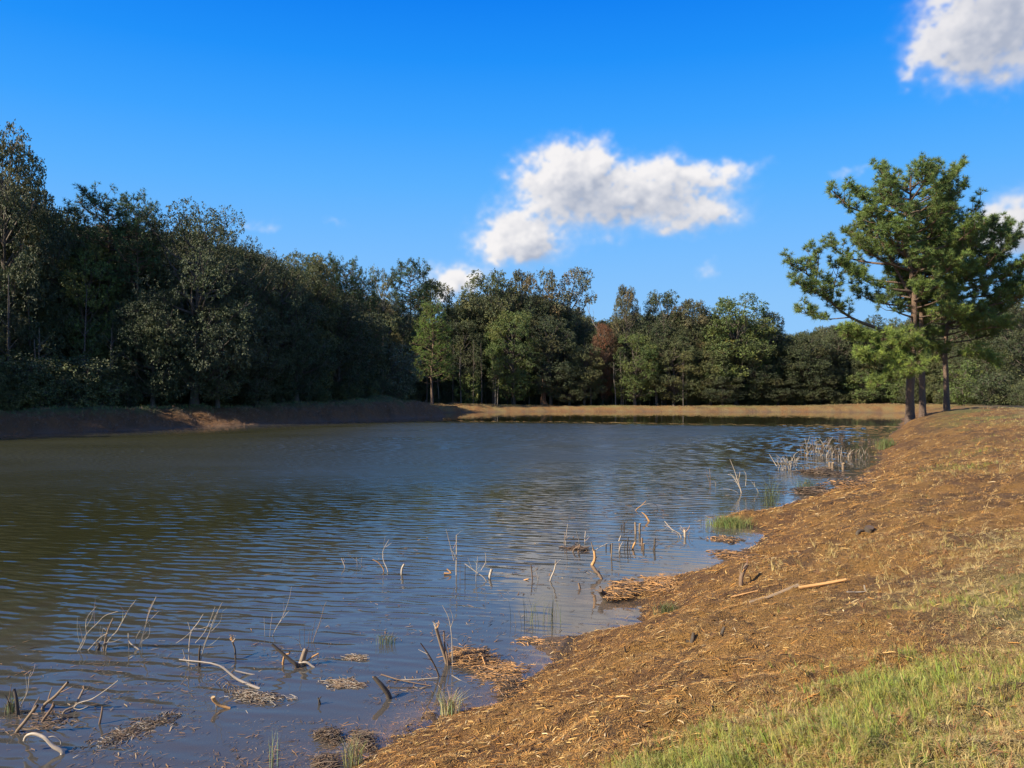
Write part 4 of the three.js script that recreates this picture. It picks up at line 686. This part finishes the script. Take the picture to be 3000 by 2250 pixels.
sticks('forked_branch', 'forked branch with a long thin whip at lower left', 'branch', C4, [530, 1197], [['stem', 'bark', 9, 8, [530, 1197], [620, 1150], [660, 1075], [690, 1015]], ['twig', 'grey', 6, 2.5, [620, 1150], [760, 1090], [880, 1010], [970, 940]], ['twig', 'grey', 4, 2.5, [590, 1170], [660, 1175], [725, 1150]]], null, 8);
sticks('dead_twig', 'thin upright pale twig in the lower left corner', 'twig', C4, [180, 1170], [['stem', 'pale', 4, 2.5, [180, 1170], [240, 1030], [255, 900], [270, 870]]], null, 9);
sticks('stump', 'dark weedy stump at the left edge of the lower left group', 'stump', C4, [160, 1205], [['stub', 'dark', 14, 9, [160, 1205], [150, 1100], [130, 1010]], ['twig', 'brown', 4, 2, [60, 1190], [90, 1080], [108, 970]], ['twig', 'dark', 5, 3, [100, 1210], [90, 1120], [60, 1060]]], null, 10);
sticks('stump', 'small dark stub between the lower left sticks and the reed mat', 'stump', C4, [820, 1300], [['stub', 'brown', 9, 7, [820, 1300], [835, 1220], [845, 1150]]], null, 11);
sticks('curled_branch', 'thick pale branch curling out of the water at bottom left', 'branch', C4, [370, 1530], [['log', 'pale', 9, 13, [215, 1425], [235, 1385], [290, 1368], [380, 1400], [450, 1470], [525, 1520], [508, 1570]], ['twig', 'grey', 4, 3, [400, 1400], [450, 1390], [505, 1420], [510, 1460]]], null, 12);
sticks('wood_slab', 'bright orange slab of split wood floating at lower left', 'wood slab', C4, [1800, 1165], [['slab', 'orange', 17, 9, [1735, 1075], [1750, 1105], [1795, 1140], [1875, 1165]], ['splinter', 'pale', 6, 3, [1760, 1110], [1745, 1085], [1728, 1062]]], null, 13);
sticks('floating_branch', 'long pale floating branch with matted twigs left of centre', 'branch', C5, [10, 1130], [['log', 'pale', 5, 12, [-380, 950], [-120, 990], [0, 1078], [140, 1140]], ['log', 'grey', 12, 5, [140, 1140], [260, 1205], [390, 1252]], ...Array.from({ length: 16 }, (_, k) => { const r = rng(900 + k), x = r.r(-110, 120), y = 1090 + r.r(0, 70); return ['twig', k % 3 ? 'brown' : 'grey', 4, 2, [x, y + 40], [x + r.g() * 40, y], [x + r.r(-70, 50), y - r.r(10, 60)]]; })], null, 14);
sticks('floating_branch', 'slender pale stick lying on the water above the matted branch', 'branch', C5, [180, 1060], [['log', 'pale', 8, 6, [-20, 1022], [80, 1045], [180, 1056], [350, 1076]]], null, 15);
sticks('stump', 'broken stump with a pale cut stub and orange split slabs, left of centre', 'stump', C5, [385, 990], [['stub', 'bark', 24, 20, [412, 975], [425, 925], [440, 882]], ['limb', 'dark', 17, 11, [378, 990], [340, 955], [305, 925], [220, 850]], ['splinter', 'orange', 9, 6, [435, 975], [470, 940], [522, 910]], ['slab', 'pale', 12, 9, [378, 976], [440, 968], [495, 1002]], ['splinter', 'orange', 10, 6, [300, 925], [330, 912], [335, 900]], ['twig', 'grey', 3, 2, [410, 880], [390, 830], [330, 805]]], null, 16);
sticks('dead_twig', 'single long thin twig rising left of the broken stump', 'twig', C5, [225, 797], [['stem', 'grey', 4, 1.5, [225, 797], [290, 670], [330, 560], [345, 480]], ['twig', 'grey', 2.5, 1.5, [265, 715], [300, 670], [330, 635]], ['twig', 'grey', 2.5, 1.5, [172, 770], [168, 680]], ['twig', 'grey', 2.5, 1.5, [208, 760], [222, 650]]], null, 17);
sticks('dead_twig', 'thin twig with a few green leaves above the broken stump', 'twig', C5, [485, 838], [['stem', 'bark', 4, 1.5, [485, 838], [520, 740], [560, 600], [570, 580]], ['twig', 'brown', 3, 1.5, [430, 850], [428, 740]], ['twig', 'brown', 3, 1.5, [455, 845], [462, 770]], ['twig', 'brown', 3, 1.5, [400, 850], [398, 760]], ['twig', 'brown', 3, 1.5, [475, 830], [500, 690]]], null, 18);
sticks('dead_twig', 'bow shaped pale twig standing alone in open water', 'twig', C5, [965, 385], [['stem', 'pale', 7, 2.5, [968, 385], [938, 310], [936, 250], [975, 175]], ['twig', 'pale', 3, 2, [952, 225], [990, 200]], ['splinter', 'orange', 8, 6, [940, 372], [905, 325], [868, 305]]], null, 19);
sticks('dead_twig', 'short pale twig farthest left of the bow shaped twig', 'twig', C5, [690, 356], [['stem', 'pale', 6, 5, [690, 356], [680, 330], [668, 296]]], null, 20);
sticks('dead_twig', 'slanting thin twig left of the bow shaped twig', 'twig', C5, [800, 350], [['stem', 'grey', 5, 3, [802, 350], [760, 310], [704, 270]], ['twig', 'grey', 3, 2, [768, 320], [763, 290]]], null, 21);
sticks('stump', 'short pale cut stub right of the bow shaped twig', 'stump', C5, [1056, 402], [['stub', 'pale', 13, 11, [1056, 402], [1060, 362], [1074, 335]]], null, 22);
sticks('dead_twig', 'tall straight pale stick with a second thin stick beside it', 'stick', C5, [1410, 405], [['stem', 'pale', 9, 6, [1410, 405], [1411, 280], [1411, 146]], ['stem', 'pale', 5.5, 3, [1395, 312], [1375, 230], [1343, 108]], ['twig', 'grey', 2.5, 1.5, [1411, 150], [1450, 115]], ['slab', 'orange', 14, 8, [1330, 395], [1375, 392], [1348, 365]]], null, 23);
sticks('dead_twig', 'low spray of sticks right of the tall straight stick', 'stick', C5, [1600, 445], [['stem', 'grey', 8, 5, [1605, 445], [1530, 380], [1465, 333]], ['stem', 'grey', 5, 3, [1538, 405], [1548, 285]], ['stem', 'pale', 4.5, 2.5, [1570, 375], [1600, 320], [1597, 258]], ['twig', 'dark', 5, 4, [1466, 412], [1467, 340]], ['twig', 'brown', 3, 2, [1434, 420], [1434, 310]]], null, 24);
sticks('stump', 'stout pale stub right of the low spray of sticks', 'stump', C5, [1625, 432], [['stub', 'pale', 17, 14, [1625, 432], [1630, 400], [1640, 368]]], null, 25);
sticks('stump', 'tall split stump pair at the edge of the straw clump by the shore', 'stump', C5, [1350, 985], [['stub', 'bark', 15, 12, [1350, 985], [1310, 850], [1280, 745]], ...frayed(C5, 1285, 745, 40, 12), ['stub', 'brown', 9, 6, [1355, 960], [1335, 860], [1330, 765]], ['stem', 'grey', 6, 2.5, [1385, 950], [1380, 800], [1360, 680], [1320, 600]], ['twig', 'grey', 3, 2, [1375, 740], [1390, 690], [1370, 625]], ['twig', 'brown', 5, 4, [1365, 940], [1352, 845]]], null, 26);
sticks('dead_twig', 'reddish leaning stick left of the tall split stump pair', 'stick', C5, [1300, 1072], [['stem', 'brown', 9, 5, [1300, 1075], [1250, 950], [1180, 845]], ['twig', 'grey', 3, 2, [1225, 915], [1165, 885]]], null, 27);
sticks('stump', 'dark hooked stump in the shallows near the bottom centre', 'stump', C5, [978, 1192], [['stub', 'dark', 22, 13, [978, 1192], [935, 1125], [900, 1085], [878, 1062]], ['splinter', 'orange', 7, 4, [915, 1110], [890, 1080], [870, 1058]]], null, 28);
sticks('stump', 'tiny dark peg poking from calm water near bottom centre', 'stump', C5, [532, 1242], [['stub', 'dark', 9, 7, [532, 1242], [518, 1195]], ['twig', 'dark', 5, 4, [524, 1210], [538, 1188]]], null, 29);
sticks('floating_branch', 'crossed thin branches floating left of the split stump pair', 'branch', C5, [1180, 1090], [['log', 'brown', 6, 4, [925, 1045], [1040, 1080], [1250, 1120]], ['log', 'grey', 5, 4, [1010, 1082], [1150, 1078], [1290, 1068]], ['log', 'brown', 5, 3, [1130, 1170], [1240, 1130], [1290, 1075]], ['log', 'grey', 5, 4, [1380, 1050], [1440, 1085], [1480, 1100]]], null, 30);
// the thicket of cut stubs farther along
const STUBS = [['thin straight pair of twigs at the left of the stub thicket', [870, 357], [['stem', 'grey', 8, 5, [878, 357], [882, 290], [893, 205]], ['stem', 'bark', 6, 4, [868, 352], [870, 265]]]], ['single upright pale twig between the thin pair and the driftwood', [1017, 332], [['stem', 'pale', 7, 6, [1015, 332], [1020, 260]]]], ['bent thin twig just left of the single pale twig', [975, 338], [['stem', 'grey', 6, 4, [975, 338], [953, 258]]]], ['low brown tangle of stubs left of the twisted driftwood', [965, 415], [['stub', 'brown', 14, 11, [968, 415], [980, 355]], ['stub', 'brown', 12, 8, [935, 390], [968, 372]]]],
  ['upright stub directly right of the twisted driftwood', [1207, 452], [['stub', 'bark', 11, 9, [1205, 452], [1211, 345]]]], ['left of the twin upright posts at the back of the thicket', [1380, 278], [['stub', 'bark', 15, 14, [1380, 278], [1378, 195]]]], ['right of the twin upright posts at the back of the thicket', [1409, 278], [['stub', 'bark', 16, 15, [1409, 278], [1411, 205]]]], ['pale forked stub in the middle of the thicket', [1265, 405], [['stub', 'brown', 12, 10, [1265, 405], [1264, 345]], ['splinter', 'pale', 9, 5, [1264, 385], [1288, 335]], ['splinter', 'pale', 10, 7, [1260, 330], [1275, 290]]]], ['dark stick bundle in the middle of the thicket', [1320, 395], [['stub', 'dark', 11, 8, [1320, 395], [1326, 300]], ['twig', 'dark', 7, 5, [1300, 390], [1305, 320]], ['twig', 'brown', 6, 4, [1335, 380], [1345, 330]]]], ['orange headed stub right of the dark stick bundle', [1360, 388], [['stub', 'orange', 15, 12, [1358, 388], [1378, 338]]]], ['tallest brown peg at the right of the thicket', [1425, 365], [['stub', 'brown', 15, 14, [1425, 365], [1427, 306]]]], ['shorter peg next to the tallest brown peg', [1437, 395], [['stub', 'brown', 13, 12, [1437, 395], [1438, 348]]]], ['dark split peg standing last at the right of the thicket', [1515, 395], [['stub', 'dark', 14, 12, [1515, 395], [1518, 310]], ['twig', 'dark', 7, 4, [1505, 385], [1530, 330]]]],
  ['short dark stub pair left of the pale forked stub', [1200, 385], [['stub', 'dark', 10, 9, [1198, 385], [1199, 352]], ['stub', 'dark', 9, 8, [1167, 382], [1168, 352]]]], ['bushy dark stub at the back left of the twin posts', [1298, 245], [['stub', 'dark', 12, 8, [1298, 245], [1300, 195]], ['twig', 'brown', 5, 3, [1285, 240], [1320, 185]], ['twig', 'brown', 5, 3, [1290, 240], [1290, 175]], ['stub', 'dark', 9, 8, [1265, 275], [1280, 215]]]]];
STUBS.forEach(([label, foot, stems], k) => sticks('cut_stub', label, 'stub', C6, foot, stems, 'cut stubs standing in the lake', 40 + k));
sticks('driftwood', 'twisted upright driftwood root left of the stub thicket', 'driftwood', C6, [1135, 603], [['stem', 'brown', 16, 20, [1138, 605], [1095, 545], [1065, 503]], ['stem', 'orange', 22, 14, [1065, 503], [1085, 460], [1080, 393]], ['splinter', 'bark', 9, 5, [1078, 400], [1060, 335]], ['twig', 'grey', 6, 3, [1085, 400], [1130, 370], [1180, 345]]], null, 60);
sticks('wood_slab', 'upright orange splinter sticking out beyond the stub thicket', 'wood slab', C6, [1475, 188], [['slab', 'orange', 22, 8, [1478, 188], [1455, 150], [1423, 122]]], null, 61);
sticks('dead_twig', 'tan twigs on the water beyond the stub thicket', 'twig', C6, [1385, 112], [['stem', 'orange', 10, 5, [1380, 112], [1425, 72], [1455, 42]], ['stem', 'grey', 7, 4, [1440, 70], [1490, 62], [1535, 78]]], null, 62);
sticks('dead_shrub', 'broken shrub with shredded pale head near the green grass spit', 'dead shrub', C6, [1735, 302], [['stub', 'pale', 20, 16, [1735, 302], [1735, 250]], ...frayed(C6, 1735, 262, 40, 13), ['stem', 'pale', 11, 6, [1705, 290], [1640, 245], [1588, 187]], ['stem', 'grey', 7, 4, [1680, 275], [1620, 245], [1570, 222]], ['twig', 'brown', 6, 4, [1760, 298], [1772, 258]]], null, 63);
sticks('dead_twig', 'leaning pale stick right of the floating chips in mid water', 'stick', C6, [765, 612], [['stem', 'pale', 10, 8, [766, 612], [795, 540], [809, 474]]], null, 64);
sticks('dead_twig', 'pair of brown twigs left of the leaning pale stick', 'twig', C6, [632, 612], [['stem', 'brown', 8, 7, [638, 612], [628, 503]], ['stem', 'grey', 4, 3, [678, 602], [658, 524]], ['slab', 'orange', 12, 7, [555, 620], [590, 606], [612, 602]]], null, 65);
sticks('stump', 'small stub with floating bark left of the chip peninsula', 'stump', C6, [978, 672], [['stub', 'brown', 14, 11, [980, 672], [970, 630]], ['log', 'brown', 11, 7, [940, 688], [1000, 680], [1090, 672]]], null, 66);
sticks('stump', 'dark stump at the very tip of the wood chip peninsula', 'stump', C6, [1165, 752], [['stub', 'dark', 34, 26, [1170, 755], [1140, 705], [1125, 680]], ['stub', 'brown', 12, 10, [1128, 690], [1125, 655]]], null, 67);
sticks('stake', 'curved dark stake standing upright on the chip covered bank', 'stake', C6, [2140, 645], [['stem', 'brown', 22, 17, [2138, 645], [2140, 590], [2158, 540], [2183, 497]], ['splinter', 'orange', 9, 5, [2125, 630], [2132, 580], [2160, 530]], ['twig', 'dark', 8, 5, [2100, 690], [2135, 640]]], null, 68);
sticks('fallen_branch', 'long pale branch lying across the bank below the stake', 'branch', C7, [820, 1080], [['log', 'bark', 15, 17, [590, 1112], [700, 1076], [880, 1056]], ['log', 'orange', 17, 10, [880, 1056], [1040, 1022], [1160, 1004]]], null, 69);
sticks('fallen_branch', 'shorter orange stick on the bank left of the long pale branch', 'branch', C7, [550, 1104], [['log', 'orange', 10, 6, [480, 1132], [560, 1098], [640, 1068]]], null, 70);
sticks('fallen_branch', 'forked grey twig lying on the bank right of the long pale branch', 'branch', C7, [1230, 1090], [['log', 'grey', 8, 5, [1160, 1140], [1215, 1080], [1270, 1020]], ['twig', 'grey', 6, 4, [1265, 1030], [1272, 1060], [1290, 1085]]], null, 71);
sticks('stump', 'charred dark stub lowest on the chip bank near the centre', 'stump', C6, [1790, 1060], [['stub', 'dark', 24, 10, [1780, 1070], [1790, 1030], [1795, 985]], ['root', 'dark', 14, 5, [1740, 1045], [1790, 1060], [1830, 1050]]], null, 72);
sticks('stump', 'dark thorn like stub left of the charred stub', 'stump', C6, [1305, 1150], [['stub', 'dark', 12, 5, [1318, 1155], [1305, 1120], [1300, 1085]]], null, 73);
sticks('stump', 'dark leaning peg right of the charred stub', 'stump', C6, [2000, 1010], [['stub', 'dark', 15, 9, [1995, 1010], [2005, 975], [2018, 945]]], null, 74);
sticks('stump', 'round dark stump halfway up the bank beyond the stake', 'stump', C7, [1290, 722], [['stub', 'dark', 70, 50, [1290, 730], [1298, 705], [1302, 690]], ['root', 'dark', 30, 14, [1230, 722], [1260, 712], [1290, 712]]], null, 75);
sticks('dead_shrub', 'pale branching shrub standing off the bank in open water', 'dead shrub', C7, [545, 492], [['stem', 'pale', 15, 5, [548, 492], [520, 430], [490, 390], [465, 380]], ['stem', 'pale', 14, 5, [545, 490], [525, 420], [500, 345], [478, 292]], ['twig', 'grey', 8, 4, [495, 345], [470, 340], [452, 335]], ['twig', 'grey', 8, 4, [570, 450], [572, 380], [560, 360]], ['twig', 'grey', 7, 4, [525, 492], [480, 470], [438, 465]]], null, 76);
sticks('dead_shrub', 'sparse brown twig clump left of the pale branching shrub', 'dead shrub', C7, [358, 450], [['twig', 'brown', 9, 4, [360, 448], [350, 400], [335, 350]], ['twig', 'brown', 8, 4, [365, 430], [360, 380], [358, 345]], ['twig', 'grey', 9, 4, [395, 455], [390, 425], [378, 410]], ['twig', 'brown', 7, 4, [350, 400], [338, 385]]], null, 77);
sticks('dead_shrub', 'thin leaning twigs beside the green reed clump', 'dead shrub', C7, [640, 490], [['twig', 'grey', 9, 4, [645, 490], [625, 450], [598, 415]], ['twig', 'grey', 7, 4, [625, 455], [620, 425]], ['twig', 'pale', 7, 4, [762, 555], [756, 520], [760, 480]]], null, 78);
// brush thickets: random fans of twigs
function brush(label, crop, foot, wpx, hpx, n, cols, seed) {
  const r = rng(seed), stems = []; for (let k = 0; k < n * 1.7; k++) { const x = foot[0] + r.g() * wpx * 0.55, y = foot[1] + r.g() * hpx * 0.25, h = hpx * r.r(0.35, 1), l = r.g() * h * 0.7; stems.push(['twig', cols[k % cols.length], r.r(8, 15), 4, [x, y], [x + l * 0.4 + r.g() * 6, y - h * 0.5], [x + l, y - h]]); if (r() < 0.6) stems.push(['twig', cols[(k + 1) % cols.length], 7, 3, [x + l * 0.4, y - h * 0.5], [x + l * 0.4 + r.g() * h * 0.5, y - h * r.r(0.7, 0.95)]]); }
  return sticks('dead_brush', label, 'brush', crop, foot, stems, null, seed);
}
brush('bleached brush tangle farthest from the bank below the pines', C7, [800, 355], 110, 90, 20, ['pale', 'grey'], 81);
brush('large bleached brush tangle in the middle below the pines', C7, [1000, 270], 190, 95, 34, ['pale', 'grey', 'brown'], 82);
brush('brown brush tangle closest to the bank below the pines', C7, [1180, 285], 190, 70, 30, ['brown', 'pale', 'bark'], 83);
brush('low weedy brush between the tangles and the grassy hummock', C7, [1010, 365], 130, 40, 20, ['brown', 'bark'], 84);
brush('small dark brush at the foot of the bank under the pines', C7, [1130, 185], 40, 45, 12, ['dark', 'brown'], 85);
brush('thin red brown brush lining the waterline under the pines', C7, [1280, 190], 130, 25, 16, ['brown', 'bark'], 86);
for (const [x, y0, y1, w] of [[1065, 345, 310, 'left of the three short posts in the brush'], [1083, 350, 312, 'middle of the three short posts in the brush'], [1145, 352, 315, 'right of the three short posts in the brush']]) sticks('post', w, 'post', C7, [x, y0], [['stub', 'bark', 38, 34, [x, y0], [x + 1, y1]]], 'short posts among the brush', x);

// mats of floating straw, bark and weed
function debris(label, crop, a, b, width, n, seed, cols = ['brown', 'orange', 'dark', 'bark'], lift = 0.05, name = 'debris_mat') {
  const r = rng(seed), ph = (q) => [crop[0] + q[0] / crop[2], crop[1] + q[1] / crop[2]], A = ph(a), B = ph(b), DA = landDepth(...A), DB = landDepth(...B), wa = at(...A, DA), wb = at(...B, DB), c = [(wa[0] + wb[0]) / 2, Math.max(0, ground((wa[0] + wb[0]) / 2, (wa[2] + wb[2]) / 2)), (wa[2] + wb[2]) / 2], g = new Geo(), dx = wb[0] - wa[0], dz = wb[2] - wa[2], L = Math.hypot(dx, dz), ax = Math.atan2(dz, dx);
  for (let k = 0; k < n * 1.8; k++) {
    const t = r.g() * 0.34, s = r.g() * 0.72 * width * (0.45 + 0.9 * Math.abs(noise(t * 5, seed, 3))), x = dx * t - (dz / L) * s, z = dz * t + (dx / L) * s, an = r() < 0.45 ? ax + r.g() * 0.5 : r() * 6.283, len = r.r(0.025, 0.13) * (r() < 0.08 ? 2.4 : 1) * clamp(-c[2] / 9, 0.7, 2.5), tilt = r.g() * 0.18, rad = r.r(0.0013, 0.0045) * clamp(-c[2] / 9, 0.8, 2.5), y = r() * lift * 0.75 * Math.exp(-Math.abs(s) / width) - 0.012, col = WOODS[cols[Math.floor(r() * cols.length)]], q = r.r(0.6, 1.3), d = [Math.cos(an) * len / 2, tilt * len / 2, Math.sin(an) * len / 2];
    g.tube([[x - d[0], y - d[1], z - d[2]], [x + r.g() * 0.01, y + 0.008, z + r.g() * 0.01], [x + d[0], y + d[1], z + d[2]]], [rad, rad * 1.2, rad * 0.6], 4, col.map((v) => v * q));
  }
  const o = thing(name, label, category(name), c); part('debris', g.build(true), M.stick, o).userData.kind = 'stuff'; return o;
}
function category(n) { return n.replace(/_/g, ' '); }
debris('long slanting reed mat floating at lower left', C4, [620, 1545], [1560, 1165], 0.2, 380, 201, ['brown', 'dark', 'brown', 'dark', 'bark', 'grey'], 0.035);
debris('matted roots under the pale floating branch', C5, [-100, 1160], [330, 1235], 0.2, 260, 202, ['brown', 'dark', 'grey'], 0.06);
debris('dark weed scum around the lower left stumps', C4, [10, 1250], [700, 1300], 0.3, 240, 203, ['dark', 'brown'], 0.02);
debris('orange straw clump heaped right of the split stump pair', C5, [1370, 985], [1660, 930], 0.42, 620, 204, ['orange', 'orange', 'brown', 'dark'], 0.13);
debris('orange straw tongue joining the bank below the straw clump', C5, [1500, 1030], [1860, 1040], 0.3, 520, 205, ['orange', 'orange', 'brown', 'dark'], 0.07);
debris('dark straw clump at the waterline where the bank bulges out', C5, [1660, 1150], [1850, 1130], 0.35, 420, 206, ['brown', 'dark', 'orange'], 0.12);
debris('thin floating bark raft left of the hooked stump', C5, [540, 1085], [830, 1130], 0.16, 220, 207, ['brown', 'bark', 'grey'], 0.04);
debris('small floating bark raft above the bark raft by the hooked stump', C5, [700, 925], [850, 955], 0.12, 90, 208, ['brown', 'pale', 'dark'], 0.03);
debris('brown weed clump in the shallows at bottom centre', C5, [520, 1480], [650, 1440], 0.22, 220, 209, ['brown', 'dark', 'bark'], 0.1);
debris('reddish weed clump beside the bottom shore', C5, [750, 1500], [880, 1470], 0.22, 240, 210, ['brown', 'dark', 'bark'], 0.1);
debris('brown weed clump cut by the bottom edge of the photo', C5, [480, 1650], [650, 1600], 0.2, 220, 211, ['brown', 'dark', 'bark'], 0.08);
debris('scattered submerged straw in the shallows at bottom left', C5, [-100, 1500], [420, 1350], 0.9, 420, 212, ['brown', 'dark', 'grey', 'brown'], 0.004, 'sunken_straw');
debris('floating leaf scraps in the shallows left of the bottom shore', C5, [300, 1600], [900, 1330], 0.5, 260, 213, ['brown', 'dark', 'orange'], 0.004, 'leaf_scraps');
debris('straw scraps floating in the little bay below the peninsula', C6, [540, 1040], [900, 1060], 0.25, 160, 214, ['brown', 'dark', 'orange'], 0.02);
debris('orange chips heaped on the tip of the chip peninsula', C6, [1180, 700], [1420, 690], 0.5, 620, 215, ['orange', 'orange', 'brown', 'dark'], 0.14);
debris('pale chip heap at the root of the chip peninsula', C6, [1440, 690], [1700, 620], 0.5, 520, 216, ['orange', 'orange', 'brown'], 0.14);
debris('orange chip heap at the small point beyond the stake', C6, [2030, 470], [2240, 420], 0.6, 520, 217, ['orange', 'orange', 'brown', 'dark'], 0.16);
debris('bark and twigs floating inshore of the green grass spit', C7, [390, 745], [500, 785], 0.3, 160, 218, ['brown', 'dark', 'orange'], 0.06);
debris('weedy hummock in the water nearest the brush tangles', C7, [930, 385], [1080, 375], 0.8, 320, 219, ['brown', 'bark', 'dark'], 0.25);
debris('weedy hummock with green sprigs beyond the green reed clump', C7, [870, 500], [1070, 480], 0.8, 360, 220, ['brown', 'dark', 'bark'], 0.25);
debris('long bark drift along the waterline beyond the reed clump', C7, [1190, 470], [1290, 420], 0.8, 380, 221, ['orange', 'brown', 'dark'], 0.2);
debris('chips drifted inside the stub thicket', C6, [930, 395], [1000, 385], 0.3, 120, 222, ['brown', 'dark'], 0.06);

// green reeds and weeds
function reeds(name, label, crop, foot, wpx, h, n, color, seed, lean = 0.2) {
  color = mix3(color, [0.24, 0.2, 0.09], 0.3);
  const r = rng(seed), ph = [crop[0] + foot[0] / crop[2], crop[1] + foot[1] / crop[2]], D = landDepth(...ph), b = at(...ph, D), W = (wpx / crop[2] / F) * D, g = new Geo();
  b[1] = Math.max(0, ground(b[0], b[2])); const o = thing(name, label, category(name), b);
  for (let k = 0; k < n; k++) { const x = r.g() * W * 0.5, z = r.g() * W * 0.3, a = r() * 6.283, l = h * r.r(0.5, 1.05), out = l * lean * r.r(0.3, 1.6), w = Math.max(0.0022, D * 0.00015), s = [w, 0, w * r.g()], c = color.map((v) => v * r.r(0.7, 1.3)), p0 = [x, -0.1, z], p1 = [x + Math.cos(a) * out * 0.3, l * 0.55, z + Math.sin(a) * out * 0.3], p2 = [x + Math.cos(a) * out, l, z + Math.sin(a) * out]; g.tri(add(p0, s), add(p0, s, -1), add(p1, s, 0.8), c); g.tri(add(p0, s, -1), add(p1, s, -0.8), add(p1, s, 0.8), c); g.tri(add(p1, s, 0.8), add(p1, s, -0.8), p2, c); }
  part('blades', g.build(false), leafMat(1, 1, 1, 0.3), o); return o;
}
reeds('grass_tuft', 'bright green grass on the small spit jutting from the right bank', C7, [470, 690], 190, 0.24, 760, [0.22, 0.28, 0.05], 301, 0.7);
reeds('reed_clump', 'dark green reed clump leaning left in the water before the hummock', C7, [715, 565], 70, 0.85, 90, [0.09, 0.14, 0.05], 302, 0.9);
reeds('reed_clump', 'thin scattered reeds in the little bay below the chip peninsula', C6, [640, 930], 260, 0.36, 22, [0.10, 0.12, 0.05], 303, 0.5);
reeds('reed_clump', 'few tall reeds standing right of the thin scattered reeds', C6, [780, 960], 60, 0.5, 9, [0.10, 0.12, 0.05], 304, 0.15);
reeds('weed', 'small leafy weed growing in the water above centre bottom', C5, [955, 850], 80, 0.13, 50, [0.16, 0.19, 0.08], 305, 0.8);
reeds('grass_tuft', 'pale dry grass tuft at the shore beside the bottom bay', C5, [1375, 1300], 90, 0.2, 110, [0.5, 0.45, 0.2], 306, 0.7);
reeds('grass_tuft', 'green and tan grass tuft at the bottom shore edge', C5, [745, 1640], 90, 0.22, 60, [0.33, 0.34, 0.12], 307, 0.5);
reeds('reed_clump', 'single thin reeds in the shallows at bottom left of the shore', C5, [235, 1650], 70, 0.3, 10, [0.25, 0.27, 0.12], 308, 0.2);
reeds('grass_tuft', 'dark green tuft growing on the root of the chip peninsula', C6, [1610, 850], 130, 0.14, 160, [0.12, 0.16, 0.04], 309, 0.7);
reeds('weed', 'small green weed among the lower left stumps', C4, [105, 1200], 70, 0.16, 40, [0.14, 0.17, 0.05], 310, 0.7);
reeds('grass_tuft', 'green grass on the waterline under the three pines', C7, [1400, 225], 110, 0.5, 260, [0.19, 0.25, 0.06], 311, 0.5);
reeds('weed', 'low green sprigs on the far weedy hummock', C7, [930, 480], 90, 0.4, 120, [0.13, 0.19, 0.06], 312, 0.6);

renderer.render(scene, camera);
